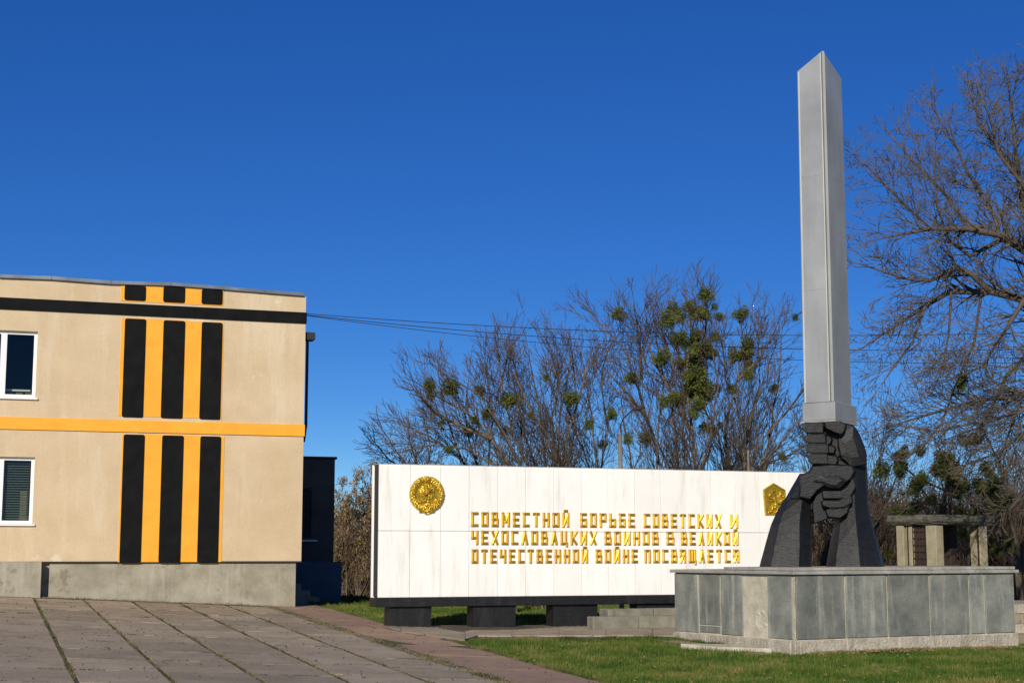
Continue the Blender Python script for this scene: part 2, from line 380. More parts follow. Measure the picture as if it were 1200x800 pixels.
# parapet edge: slightly bowed flashing in sections
rt = [(-14, 318), (0, 323), (60, 325.2), (130, 330.5), (200, 332.5), (262, 337), (310, 341), (356, 344.5)]
xs_ = [bh(px, py).x for px, py in rt]; zs_ = [bh(px, py).z for px, py in rt]
xs_ = [LX] + xs_; zs_ = [zs_[0]] + zs_
mb = MB()
for i in range(len(xs_)-1):      # the wall strip between wall top and flashing
    a, b = xs_[i], min(xs_[i+1], 0)
    mb.add([(a,.004,zt-.02),(b,.004,zt-.02),(b,.004,zs_[i+1]-.03),(a,.004,zs_[i]-.03),(a,.3,zt-.02),(b,.3,zt-.02),(b,.3,zs_[i+1]-.03),(a,.3,zs_[i]-.03)], [(0,1,2,3),(7,6,5,4),(2,6,7,3),(1,5,6,2),(0,3,7,4)])
link('parapet', mb.mesh('parapet'), 'plaster', bld)
for i in range(len(xs_)-1):
    a, b = xs_[i]+.004, xs_[i+1]-.004; za, zb_ = zs_[i], zs_[i+1]
    if a < -12: a = -12
    mb = MB(); o1 = .005*(i % 2)
    mb.add([(a,-.07-o1,za-.055),(b,-.07-o1,zb_-.055),(b,-.07-o1,zb_+.02),(a,-.07-o1,za+.02),(a,.35,za-.055),(b,.35,zb_-.055),(b,.35,zb_+.05),(a,.35,za+.05)],
           [(0,1,2,3),(7,6,5,4),(3,2,6,7),(4,5,1,0),(0,3,7,4),(1,5,6,2)])
    link('flashing', mb.mesh('flashing'), 'roofmetal', bld)
# ribbon bands and stripes, raised on the render
def strip(name, x0, x1, z0, z1, prou, m, z0b=None, z1b=None, r=0.0, parent=bld, y=0):
    """a raised strip; optional different right-hand heights; rounded corners"""
    z0b = z0 if z0b is None else z0b; z1b = z1 if z1b is None else z1b
    pts = []
    if r:
        for (cx, cz, a0) in ((x1-r, z1-r, 0), (x0+r, z1-r, 90), (x0+r, z0+r, 180), (x1-r, z0+r, 270)):
            for q in range(4):
                a = R(a0+q*30); pts.append((cx+r*math.cos(a), cz+r*math.sin(a)))
    else: pts = [(x0, z0), (x1, z0b), (x1, z1b), (x0, z1)]
    mb = MB(); mb.prism(pts, lambda a, b, t: (a, t, b), y-prou, y+.02)
    return link(name, mb.mesh(name), m, parent)
def bx_(px, py): return bh(px, py).x
zA, zB = bh(353, 366).z, bh(353, 379).z
strip('band', LX, .02, zB, zA, .035, 'black')
zA2, zB2 = bh(353, 497.5).z, bh(353, 511).z
strip('band', LX, .02, zB2, zA2, .035, 'orange')
zTop = lambda x: float(np.interp(x, xs_, zs_)) - .065
segs = [(bh(200, 336).z, bh(200, 355.5).z, True), (bh(200, 375.5).z, bh(200, 490).z, False), (bh(200, 510).z, bh(200, 657.5).z-.03, False)]
bxs = [(144.5, 169.5), (190, 215.5), (235, 259.5)]
for si, (z1, z0, top) in enumerate(segs):
    yy = {0: 345, 1: 430, 2: 585}[si]
    a, b = bx_(140.5 if si else 141.5, yy), bx_(261 if si else 262, yy)
    if top: strip('orange_field', a, b, z0, zTop(a), .012, 'orange', z1b=zTop(b))
    else: strip('orange_field', a, b, z0+.02, z1+.01, .012, 'orange')
    for (p0, p1) in bxs:
        o = {0: 1.3, 1: 0, 2: -2.3}[si]
        s0, s1 = bx_(p0+o, yy), bx_(p1+o, yy)
        strip('black_stripe', s0, s1, z0 + (.02 if si == 0 else 0), (zTop((s0+s1)/2) if top else z1), .028, 'black', r=.045)
# concrete base, recessed under the render, cast in sections; the left section stands forward
jx = [bh(px, 690).x for px in (57, 138, 205, 283, 346)]
jx[-1] = -.11
for a, b in zip(jx[:-1], jx[1:]):
    mb = MB(); mb.cbox(a+.0005, b-.0005, .06, .6, -.5, zb-.004, .003); link('base_section', mb.mesh('base_section'), 'base', bld)
mb = MB(); mb.cbox(bh(48, 690).x-6.5, bh(48, 690).x-.01, -.22, .6, -.5, zb-.004, .012); link('base_section', mb.mesh('base_section'), 'base', bld)
mb = MB(); mb.box(bh(48, 690).x-.009, jx[0]-.001, .14, .6, -.5, zb-.004); link('base_recess', mb.mesh('base_recess'), 'base', bld)
mb = MB(); mb.box(LX+.1, -.12, .62, DEP-.1, -.5, zb-.006); link('foundation', mb.mesh('foundation'), 'base', bld)
mb = MB(); mb.box(LX, .0, -.004, .05, zb-.03, zb+.001); link('drip_edge', mb.mesh('drip_edge'), 'edge', bld)
for wi, (x0, x1, z0, z1) in enumerate(wins):
    win = link('window', None, parent=bld, loc=(x0, 0, z0)); W, H = x1-x0, z1-z0
    mb = MB(); fw = .07; y0, y1 = .10, .17
    mb.box(0, W, y0, y1, 0, fw); mb.box(0, W, y0, y1, H-fw, H); mb.box(0, fw, y0, y1, fw, H-fw); mb.box(W-fw, W, y0, y1, fw, H-fw)
    mx_ = W-.71
    mb.box(mx_-.065, mx_+.065, y0-.004, y1, fw, H-fw)
    link('frame', mb.mesh('frame'), 'pvc', win)
    mb = MB(); mb.box(fw+.001, mx_-.066, .13, .138, fw+.001, H-fw-.001); link('pane', mb.mesh('pane'), 'glass', win)
    mb = MB(); mb.box(mx_+.066, W-fw-.001, .13, .138, fw+.001, H-fw-.001); link('pane', mb.mesh('pane'), 'glass', win)
    mb = MB(); mb.box(-.05, W+.05, -.06, .10, -.045, -.012); link('sill', mb.mesh('sill'), 'pvc', win)
    mb = MB(); 
    if wi < 2:
        mb.box(mx_+.08, W-.1, .36, .40, .17, .21)
        link('sash_bar', mb.mesh('sash_bar'), 'pvc', win)
        mb = MB()
        for q in range(3): mb.box(mx_+.1+q*.2, mx_+.25+q*.2, .42, .5, .02, .16)
        link('shelf_box', mb.mesh('shelf_box'), 'wood', win)
    else:
        for q in range(26): mb.box(mx_+.07, W-.09, .24, .26, .06+q*.055, .076+q*.055)
        link('blind', mb.mesh('blind'), 'curtain', win)
        mb = MB(); mb.box(W-.27, W-.13, .34, .38, .05, .72); link('shelf_box', mb.mesh('shelf_box'), 'wood', win)
# downpipe with hopper on the shaded side
mb = MB(); dz0 = bh(356, 388).z
mb.tube([(.10, .25, dz0-.2), (.10, .25, dz0-2.2), (.05, .25, dz0-2.6)], .035); mb.cbox(.0, .26, .1, .4, dz0-.19, dz0, .02)
link('downpipe', mb.mesh('downpipe'), 'edge', bld)

# rear wing in the building's shade, blue porch in front of it
WF = Frame(tuple(at(391, 640, 43.0))[:2], BA)
wg = thing('rear_wing', 'low grey rendered wing with narrow barred window in the shade behind the striped building', 'building', (WF.o.x, WF.o.y, 0), BA)
wz = WF.hit(391, 538).z
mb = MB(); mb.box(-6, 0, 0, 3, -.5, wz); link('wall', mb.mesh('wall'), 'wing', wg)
mb = MB(); mb.box(-6.05, .05, -.05, 3.05, wz+.002, wz+.07); link('roof_edge', mb.mesh('roof_edge'), 'edge', wg)
a = WF.hit(361, 632); b = WF.hit(367, 571)
win = link('window', None, parent=wg, loc=(a.x-.45, 0, a.z)); W, H = b.x-a.x+.45, b.z-a.z
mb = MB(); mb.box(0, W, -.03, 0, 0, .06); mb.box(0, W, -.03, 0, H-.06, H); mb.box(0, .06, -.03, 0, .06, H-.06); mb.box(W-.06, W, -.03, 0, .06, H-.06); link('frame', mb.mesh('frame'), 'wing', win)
mb = MB(); mb.box(.06, W-.06, -.008, .002, .06, H-.06); link('pane', mb.mesh('pane'), 'dark', win)
mb = MB()
for q in range(5): mb.tube([(.06+q*(W-.12)/4, -.05, .02), (.06+q*(W-.12)/4, -.05, H-.02)], .012, 5)
for q in range(7):
    mb.tube([(.02, -.05, .1+q*H/7), (W-.02, -.05, .2+q*H/7)], .01, 5)
link('grille', mb.mesh('grille'), 'edge', win)
mb = MB(); mb.box(-.1, W+.12, -.12, 0, -.05, -.003); link('sill', mb.mesh('sill'), 'pvc', win)
QF = Frame(tuple(at(400, 700, 40.0))[:2], BA)
po = thing('porch', 'low blue painted porch wall at the foot of the shaded wing', 'porch', (QF.o.x, QF.o.y, 0), BA)
pz = QF.hit(400, 658).z
mb = MB(); mb.cbox(-3.2, 0, 0, 2.2, -.3, pz, .015); link('wall', mb.mesh('wall'), 'blue', po)
mb = MB(); sx = QF.hit(366, 700).x
for q in range(3): mb.box(-3.4, sx-.18*q, -.9+.28*q, -.001, -.3, ground(QF.o.x, QF.o.y)+.16*(q+1)-.001*q)
link('step', mb.mesh('step'), 'base', po)

# ------------------------------------------------------------------ MONUMENT WALL
wl = at(442, 735, 29.7)
WA = R(20)
MF = Frame((wl.x, wl.y), WA)
mh = lambda px, py, y=0: MF.hit(px, py, y)
MWT = mh(443, 543.5).z; MWB = mh(443, 700).z; MSEAM = mh(443, 621.5).z; BB = mh(443, 711).z
mw = thing('memorial_wall', 'long white memorial wall with gilded inscription raised on a black beam and piers', 'wall', (wl.x, wl.y, 0), WA)
MLEN = mh(950.3, 600).x
mb = MB(); mb.box(.0, MLEN, .055, .33, MWB+.02, MWT-.012); link('backing', mb.mesh('backing'), 'edge', mw)
mb = MB(); mb.cbox(-.035, MLEN+.03, .332, .40, MWB-.01, MWT, .006); link('rear_panel', mb.mesh('rear_panel'), 'white', mw)
mb = MB(); mb.cbox(-.02, MLEN+.01, .02, .331, MWT-.011, MWT+.014, .004); link('coping', mb.mesh('coping'), 'stonecap', mw)
px_j = [445, 481, 516.6, 550, 583.6, 616, 649, 681.5, 712.8, 743.8, 774, 803.3, 833.5, 862, 890, 919, 947]
sj = [mh(p, 580).x for p in px_j]; sj[0] = .004
while sj[-1] < MLEN: sj.append(min(sj[-1]+.63, MLEN))
for i in range(len(sj)-1):
    for (z0, z1) in ((MWB, MSEAM), (MSEAM, MWT)):
        if sj[i+1]-sj[i] < .05: continue
        j = random.uniform(0, .004); mb = MB(); mb.cbox(sj[i]+.0035, sj[i+1]-.0035, -j, .054, z0+.003, z1-.003, .005)
        link('panel', mb.mesh('panel'), 'white', mw)
mb = MB(); mb.cbox(-.04, MLEN, -.05, .45, BB, MWB-.001, .01); link('beam', mb.mesh('beam'), 'blackstone', mw)
for (p0, p1) in ((457, 505), (555, 604), (649, 700), (748, 800), (850, 902), (925, 946)):
    s0, s1 = mh(p0, 733).x, mh(p1, 733).x
    mb = MB(); mb.prism([(s0+.0, -.3), (s1, -.3), (s1+.02, BB-.001), (s0, BB-.001)], lambda a, b, t: (a, t, b), .03, .42); link('pier', mb.mesh('pier'), 'blackstone', mw)

# letters: strokes with a ridge
GL = {
 'С': [[(1,1),(0,1),(0,0),(1,0)]], 'О': [[(0,0),(0,1),(1,1),(1,0),(0,0)]],
 'В': [[(0,0),(0,1),(.82,1),(.82,.53),(1,.45),(1,0),(0,0)], [(0,.5),(.9,.5)]],
 'М': [[(0,0),(0,1),(.5,.35),(1,1),(1,0)]], 'Е': [[(1,1),(0,1),(0,0),(1,0)], [(0,.5),(.85,.5)]],
 'Т': [[(0,1),(1,1)], [(.5,1),(.5,0)]], 'Н': [[(0,0),(0,1)], [(1,0),(1,1)], [(0,.5),(1,.5)]],
 'И': [[(0,1),(0,0),(1,1),(1,0)]], 'Й': [[(0,1),(0,0),(1,1),(1,0)], [(.3,1.27),(.75,1.27)]],
 'Б': [[(.95,1),(0,1),(0,0),(1,0),(1,.52),(0,.52)]], 'Р': [[(0,0),(0,1),(1,1),(1,.45),(0,.45)]],
 'Ь': [[(0,1),(0,0),(1,0),(1,.52),(0,.52)]], 'К': [[(0,0),(0,1)], [(1,1),(.15,.5),(1,0)]],
 'Х': [[(0,0),(1,1)], [(0,1),(1,0)]], 'Ч': [[(0,1),(0,.48),(1,.48)], [(1,1),(1,0)]],
 'Л': [[(0,0),(.5,1),(1,0)]], 'А': [[(0,0),(.5,1),(1,0)], [(.2,.3),(.8,.3)]],
 'Ц': [[(0,1),(0,0),(1.05,0),(1.05,-.18)], [(.85,1),(.85,0)]], 'П': [[(0,0),(0,1),(1,1),(1,0)]],
 'Я': [[(1,0),(1,1),(0,1),(0,.5),(1,.5)], [(.45,.5),(0,0)]], 'Щ': [[(0,1),(0,0),(1.05,0),(1.05,-.18)], [(.48,1),(.48,0)], [(.95,1),(.95,0)]],
}
def letter_mesh(ch, wd, ht, st=.052, dp=.036):
    mb = MB(); h = st/2
    for line in GL[ch]:
        for (a, b), (c, d_) in zip(line[:-1], line[1:]):
            p = Vector((h+a*(wd-st), h+b*(ht-st))); q = Vector((h+c*(wd-st), h+d_*(ht-st)))
            t = (q-p).normalized(); n = Vector((-t.y, t.x)); p = p-t*h; q = q+t*h
            def P(v, y): return (v.x, y, v.y)
            vs = [P(p-n*h, 0), P(p+n*h, 0), P(q+n*h, 0), P(q-n*h, 0), P(p-n*h, -dp*.45), P(p+n*h, -dp*.45), P(q+n*h, -dp*.45), P(q-n*h, -dp*.45),
                  P(p+t*h*.8, -dp), P(q-t*h*.8, -dp)]
            mb.add(vs, [(3,2,1,0),(0,1,5,4),(2,3,7,6),(1,2,6,5),(3,0,4,7),(4,5,8),(6,7,9),(5,6,9,8),(7,4,8,9)])
    return mb.mesh('letter')
lines = [([('СОВМЕСТНОЙ', 42, 447), ('БОРЬБЕ', 493, 720), ('СОВЕТСКИХ', 756, 1076), ('И', 1113, 1146)], 38.5, 98, 40, 98),
         ([('ЧЕХОСЛОВАЦКИХ', 42, 560), ('ВОИНОВ', 593, 817), ('В', 849, 881), ('ВЕЛИКОЙ', 909, 1146)], 113.5, 171, 114, 170),
         ([('ОТЕЧЕСТВЕННОЙ', 44, 524), ('ВОЙНЕ', 556, 730), ('ПОСВЯЩАЕТСЯ', 757, 1148)], 190, 249, 187, 241)]
WID = {'М': 1.15, 'Щ': 1.25, 'Ц': 1.05, 'И': 1, 'Й': 1}
for words, ya, yb, yc, yd in lines:
    zt_ = mh(552, 590+ya/3.529).z; zb_ = mh(552, 590+yb/3.529).z; zt2 = mh(865, 590+yc/3.529).z; zb2 = mh(865, 590+yd/3.529).z
    zt_ = (zt_+zt2)/2; zb_ = (zb_+zb2)/2
    for wd_, X0, X1 in words:
        s0, s1 = mh(540+X0/3.529, 620).x, mh(540+X1/3.529, 620).x
        tot = sum(WID.get(c, 1) for c in wd_) + .42*(len(wd_)-1); u = (s1-s0)/tot; s = s0
        for ch in wd_:
            cw = WID.get(ch, 1)*u
            link('letter', letter_mesh(ch, cw, zt_-zb_), 'gold', mw, loc=(s, -.006, zb_)); s += cw + .42*u

# reliefs
def capd(x, y, pts, r):
    d = 9.0
    for (a, b), (c, e) in zip(pts[:-1], pts[1:]):
        dx, dy = c-a, e-b; L2 = dx*dx+dy*dy or 1e-9; t = max(0, min(1, ((x-a)*dx+(y-b)*dy)/L2))
        d = min(d, math.hypot(x-a-t*dx, y-b-t*dy))
    return max(0, 1-(d/r)**2)**.5 if d < r else 0
def relief(name, Rfun, hfun, rad, thick, parent, loc, nr=26, na=96):
    vs = []; fs = []
    for i in range(nr+1):
        for j in range(na):
            a = 2*math.pi*j/na; rr = Rfun(a)*i/nr; x, y = rr*math.cos(a), rr*math.sin(a)
            h = thick + hfun(x, y) if i < nr else thick*.7
            vs.append((x*rad, -h, y*rad))
    n0 = len(vs)
    for j in range(na):
        a = 2*math.pi*j/na; rr = Rfun(a); vs.append((rr*math.cos(a)*rad, 0, rr*math.sin(a)*rad))
    for i in range(nr):
        for j in range(na):
            j2 = (j+1) % na; fs.append((i*na+j, i*na+j2, (i+1)*na+j2, (i+1)*na+j))
    for j in range(na): j2 = (j+1) % na; fs.append((nr*na+j, nr*na+j2, n0+j2, n0+j))
    mb = MB(); mb.add(vs, fs); return link(name, mb.mesh(name), 'goldrelief', parent, loc=loc)
ec = mh(500, 579); er = (mh(520.5, 579).x-mh(479.5, 579).x)/2
def R1(a):
    d = abs((a-1.5*math.pi+math.pi) % (2*math.pi)-math.pi)   # from straight down
    r = 1.0
    if d < .42: r += .07 + .04*math.cos(d*14)
    return r
star = [(math.cos(math.pi/2+k*math.pi*.8)*.11, .80+math.sin(math.pi/2+k*math.pi*.8)*.11) for k in range(6)]
sickle = [(-.10+.16*math.cos(t), .14+.15*math.sin(t)) for t in [R(70-20*q) for q in range(0, 13)]]
def h1(x, y):
    r = math.hypot(x, y); a = math.atan2(y, x); h = 0
    if .62 < r < 1.0:                                   # wreath of ears with ribbon wraps
        h = .035*math.sin(math.pi*(r-.62)/.38)**.5 + .007*math.sin(a*34+ (r*22 if x > 0 else -r*22))
        if abs(math.sin(a*4)) < .22 and y < .5: h += .012
    g = math.hypot(x, y-.12)
    if g < .46: h = .035*(1-(g/.46)**2)**.5 + .006 + (.007 if abs((x*7) % 1-.5) < .10 or abs(((y-.12)*7) % 1-.5) < .10 else 0)
    elif y < -.25 and r < .62: h = .008 + .010*math.sin(math.atan2(y+.62, x)*26) + .03*max(0, 1-math.hypot(x, y+.62)/.22)
    h += .030*capd(x, y, sickle, .04) + .030*capd(x, y, [(-.18, -.06), (.14, .26)], .035) + .032*capd(x, y, [(.05, .30), (.18, .17)], .06)
    h += .03*capd(x, y, star, .05)
    if y < -.92: h += .025*max(0, 1-(abs(abs(x)-.17)/.15)**2)
    return h
em = relief('emblem', R1, h1, er, .03, mw, (ec.x, -.006, ec.z))
em['label'] = 'round gilded relief with a wheat wreath, globe, hammer and sickle'
pts5 = [mh(*q) for q in ((905.9, 565.5), (893.5, 573.4), (896.1, 603.4), (917.9, 603.4), (919.8, 573.8))]
c5 = mh(906.5, 586); P5 = [(q.x-c5.x, q.z-c5.z) for q in pts5]; r5 = .3; P5 = [(a/r5, b/r5) for a, b in P5]
def R5(a):
    dx, dy = math.cos(a), math.sin(a); best = 9
    for (x1, y1), (x2, y2) in zip(P5, P5[1:]+P5[:1]):
        ex, ey = x2-x1, y2-y1; den = dx*ey-dy*ex
        if abs(den) < 1e-9: continue
        t = (x1*ey-y1*ex)/den; u = (x1*dy-y1*dx)/den
        if t > 0 and -.001 <= u <= 1.001: best = min(best, t)
    return best
lion = [([(-.25,.42),(-.05,.3),(.0,.05),(.1,-.25),(.02,-.5)], .15), ([(.0,.1),(-.35,.15),(-.45,.28)], .07), ([(.0,0),(-.35,-.08),(-.5,.02)], .07),
        ([(.05,-.3),(-.2,-.45),(-.25,-.75),(-.4,-.8)], .08), ([(.1,-.3),(.2,-.55),(.12,-.8),(.0,-.85)], .08),
        ([(.15,-.2),(.42,-.2),(.5,.1),(.35,.3),(.5,.5)], .06), ([(.42,-.1),(.62,.05),(.6,.35)], .05), ([(-.25,.42),(-.38,.38)], .13), ([(-.2,.62),(.0,.66)], .06)]
shield = [(-.62,.62),(-.62,-.3),(-.3,-.85),(.0,-.98),(.3,-.85),(.62,-.3)]
def h5(x, y):
    h = 0
    for p, r in lion: h = max(h, .05*capd(x, y, p, r*1.15))
    h = max(h, .022*capd(x, y, [(.03,-.18),(.12,-.1),(.1,.05)], .12))
    rb = math.hypot(x, y)/max(R5(math.atan2(y, x)), .01)
    if rb > .9: h += .02
    return h
e2 = relief('emblem', R5, h5, r5, .03, mw, (c5.x, -.006, c5.z), 22, 100)
e2['label'] = 'five-sided gilded relief with a rampant lion'

# ------------------------------------------------------------------ CONCRETE APRON and steps in front of the memorial wall
def poly_slab(name, pix, top, th, m, label=None, cat=None, kind=None, parent=None):
    ws = [on_ground(px, py) for px, py in pix]
    mb = MB(); n = len(ws)
    mb.add([(p.x, p.y, ground(p.x, p.y)+top) for p in ws]+[(p.x, p.y, ground(p.x, p.y)-th) for p in ws],
           [tuple(range(n)), tuple(range(n, 2*n))[::-1]]+[(i, (i+1) % n, n+(i+1) % n, n+i) for i in range(n)])
    return link(name, mb.mesh(name), m, parent, label, cat, kind=kind)
ap = draped('apron', 0, 1, 0, 1, 0, 'joint', 1, 1); bpy.data.objects.remove(ap)
apx = [470, 545, 600, 655, 710, 765, 830]
ap = poly_slab('apron', [(452, 736.5), (476, 742.2), (543, 752.5), (560, 747.5), (830, 748.5), (830, 732.5), (455, 733.8)], .012, .15, 'joint', kind='structure')
for a, b in zip(apx[:-1], apx[1:]):
    pix = [(a+.25, 741.0 if a == 470 else 746.3), (b-.25, 751.6 if b == 545 else 746.6), (b-.25, 734.5), (a+.25, 734.5)]
    if a == 545: pix[0] = (545.25, 751); pix.insert(1, (560, 746.6))
    poly_slab('slab', pix, .035+random.uniform(0, .012), .05, 'apron', parent=ap)
poly_slab('slab', [(453, 736), (469.5, 740), (469.5, 734.3), (455, 734)], .035, .05, 'apron', parent=ap)
# low light kerb along the apron's slanted edge
SFm = Frame(tuple(at(695, 732, 30.0))[:2], R(20))
st = thing('stone_steps', 'two low grey stone steps between the white wall and the stone plinth', 'steps', (SFm.o.x, SFm.o.y, 0), R(20), )
g0 = SFm.hit(697, 733).z; z1 = SFm.hit(697, 722.8).z; z2 = SFm.hit(715, 713.8, .3).z; x2 = SFm.hit(713, 718, .3).x
for row, (xa, y0, za, zc) in enumerate(((0, 0, g0-.2, z1), (x2, .3, g0-.2, z2))):
    x = xa
    while x < xa+3.0:
        L = .98
        mb = MB(); mb.cbox(x, x+L-.012, y0, y0+(.298 if row == 0 else .45), za, zc+random.uniform(0, .006), .012, .003); link('step_block', mb.mesh('step_block'), 'stepstone', st); x += L

# ------------------------------------------------------------------ PLINTH
pc = on_ground(932.5, 767)
pc = Vector((pc.x, pc.y, 0)); PLA = R(29)
KF = Frame((pc.x, pc.y), PLA)
LR = KF.hit(1189, 720).x; LL = KF.hit(791, 720, 0, 'x').y
plz = KF.hit(933, 673).z; pzb = KF.hit(933, 750.5).z
pth = thing('stone_plinth', 'broad low plinth clad in grey stone panels with one panel missing, carrying the sword monument', 'plinth', (pc.x, pc.y, 0), PLA)
mb = MB(); mb.box(.004, LR-.055, .012, LL-.03, -.3, plz-.001); link('core', mb.mesh('core'), 'mortar', pth)
# rough footing, in chunks
def footing(axis, marks):
    for a, b in zip(marks[:-1], marks[1:]):
        mb = MB(); e = random.uniform(0, .012)
        if axis == 'x': mb.cbox(a+.002, b-.002, -.045-e, .05, -.3, pzb+random.uniform(-.01, .006), .015, .004)
        else: mb.cbox(-.045-e, .05, a+.002, b-.002, -.3, pzb+random.uniform(-.01, .006), .015, .004)
        link('footing_stone', mb.mesh('footing_stone'), 'rough', pth)
footing('x', [.055] + [KF.hit(p, 755).x for p in (990, 1052, 1100, 1150)] + [LR+.02])
footing('y', [.055] + [KF.hit(p, 755, 0, 'x').y for p in (905, 868, 830)] + [LL])
mb = MB(); mb.cbox(-.046, .053, -.047, .053, -.3, pzb+.002, .012); link('footing_stone', mb.mesh('footing_stone'), 'rough', pth)
xr = [934.5] + [990.5, 1040, 1089.5, 1136, 1154, 1188.5]
xs2 = [KF.hit(p, 710).x for p in xr]; xs2[0] = .012; xs2[-1] = LR
for a, b in zip(xs2[:-1], xs2[1:]):
    e = random.uniform(0, .006); mb = MB(); mb.cbox(a+.015, b-.015, -.012-e, .056, pzb+.02, plz-.012, .006); link('stone_panel', mb.mesh('stone_panel'), 'panel', pth)
xl = [929.5, 899.5, 871.5, 845, 819.5, 791.5]
ys2 = [KF.hit(p, 710, 0, 'x').y for p in xl]; ys2[0] = .03; ys2[-1] = LL
for i, (a, b) in enumerate(zip(ys2[:-1], ys2[1:])):
    e = random.uniform(0, .006)
    if i == 1: 
        mb = MB(); na_, nb_ = 14, 34; vs = []; rq = random.Random(4); z0_, z1_ = pzb+.01, plz-.05
        for jj in range(nb_+1):
            for ii in range(na_+1):
                u_, v_ = ii/na_, jj/nb_; dd = math.hypot((u_-.30)*(b-a), (v_-.28)*(z1_-z0_))
                vs.append((.012+rq.uniform(-.007, .007)+(.016 if v_ > .9 else 0)-(.016 if .10 < dd < .17 else 0), a+.004+(b-a-.008)*u_, z0_+(z1_-z0_)*v_))
        mb.add(vs, [(jj*(na_+1)+ii, jj*(na_+1)+ii+1, (jj+1)*(na_+1)+ii+1, (jj+1)*(na_+1)+ii) for jj in range(nb_) for ii in range(na_)]); o = link('exposed_concrete', mb.mesh('exposed_concrete'), 'mortar', pth); o['label'] = 'bare rough concrete where a stone panel is missing'
        continue
    zz = pzb+.02
    if i == 3:
        zs0 = KF.hit(832, 731.5, 0, 'x').z
        mb = MB(); mb.cbox(-.014, .056, a+.02, b-.02, zz+.01, zs0-.02, .006); link('stone_panel', mb.mesh('stone_panel'), 'panel', pth); zz = zs0
    mb = MB(); mb.cbox(-.012-e, .056, a+.017, b-.017, zz, plz-.012, .006); link('stone_panel', mb.mesh('stone_panel'), 'panel', pth)
mb = MB(); mb.cbox(-.004, .02, -.004, .02, pzb+.01, plz-.01, .004); link('corner_strip', mb.mesh('corner_strip'), 'rough', pth)
mb = MB(); mb.box(LR-.056, LR+.004, .0, LL, -.3, plz-.002); link('end_face', mb.mesh('end_face'), 'rough', pth)
# cap slabs: lower layer and upper layer
zl1 = plz+.055; x = -.06
capx = np.linspace(-.07, LR+.08, 6)
for a, b in zip(capx[:-1], capx[1:]):
    mb = MB(); mb.cbox(a+.003, b-.003, -.07, LL*.5, plz, zl1+random.uniform(0, .004), .008); link('cap_slab', mb.mesh('cap_slab'), 'stonecap', pth)
    mb = MB(); mb.cbox(a+.003, b-.003, LL*.5+.006, LL+.06, plz, zl1+random.uniform(0, .004), .008); link('cap_slab', mb.mesh('cap_slab'), 'stonecap', pth)
yu = KF.hit(848, 668, -.03, 'x').y
zl2 = zl1+.055; ub = np.linspace(-.035, LR+.03, 8)
for a, b in zip(ub[:-1], ub[1:]):
    mb = MB(); mb.cbox(a+.003, b-.003, -.035, yu*.5-.003, zl1+.005, zl2+random.uniform(0, .004), .008); link('cap_slab', mb.mesh('cap_slab'), 'stonecap', pth)
    mb = MB(); mb.cbox(a+.003, b-.003, yu*.5+.003, yu, zl1+.005, zl2+random.uniform(0, .004), .008); link('cap_slab', mb.mesh('cap_slab'), 'stonecap', pth)
# fallen slab lying in the grass
f0 = [on_ground(798, 758.5), on_ground(868, 759.5), on_ground(904, 764.5), on_ground(840, 762.5)]
mb = MB(); mb.add([(p.x, p.y, ground(p.x, p.y)+.07) for p in f0]+[(p.x, p.y, ground(p.x, p.y)-.02) for p in f0], [(0,1,2,3),(7,6,5,4)]+[(i,(i+1)%4,4+(i+1)%4,4+i) for i in range(4)])
link('broken_slab', mb.mesh('broken_slab'), 'mortar', label='thin pale broken slab lying in the grass against the plinth', cat='slab')

# ------------------------------------------------------------------ SWORD MONUMENT
SD = 26.3
sp = at(965, 660, SD)
zbase = zl2+.004
sw = thing('sword_monument', 'tall grey steel sword held up by two black clenched hands', 'monument', (sp.x, sp.y, zbase))
def SL(px, py, dy=0.0):
    """place on the monument: pixel -> local point on the plane dy metres behind the monument's centre"""
    p = at(px, py, SD+dy); return Vector((p.x-sp.x, p.y-sp.y, p.z-zbase))
# blade: square section standing on edge, roof-shaped tip
fr_b = SL(975, 472, -.28); fr_t = SL(963.8, 60, -.28)
lf_b = SL(943, 472, .02); lf_t = SL(935, 84, .02)
rt_b = SL(997, 472, .46); rt_t = SL(985.2, 92, .46)
ax = lambda p, q, t: p+(q-p)*t
zguard = SL(975, 472).z
def rim(p, q, z):           # point on the edge line p->q at height z
    t = (z-p.z)/(q.z-p.z); return Vector((p.x+(q.x-p.x)*t, p.y+(q.y-p.y)*t, z))
bk_b = Vector((lf_b.x+rt_b.x-fr_b.x, lf_b.y+rt_b.y-fr_b.y, fr_b.z)); bk_t = Vector((lf_t.x+rt_t.x-fr_t.x, lf_t.y+rt_t.y-fr_t.y, fr_t.z))
z0 = zguard-.02
ins = lambda P, c, k=.985: Vector((c.x+(P.x-c.x)*k, c.y+(P.y-c.y)*k, P.z-.012))
cb = (lf_b+rt_b)/2; ct = (lf_t+rt_t)/2
bot = [ins(rim(a, b, z0), cb) for a, b in ((fr_b, fr_t), (rt_b, rt_t), (bk_b, bk_t), (lf_b, lf_t))]
top = [ins(fr_t, ct), ins(rt_t, ct), ins(bk_t, ct), ins(lf_t, ct)]
mb = MB(); mb.add(bot+top, [(3,2,1,0), (0,1,5,4), (1,2,6,5), (2,3,7,6), (3,0,4,7), (4,5,6), (4,6,7)]); link('blade', mb.mesh('blade'), 'edge', sw)
zs3 = [zguard, SL(975, 341).z, SL(970, 209).z]
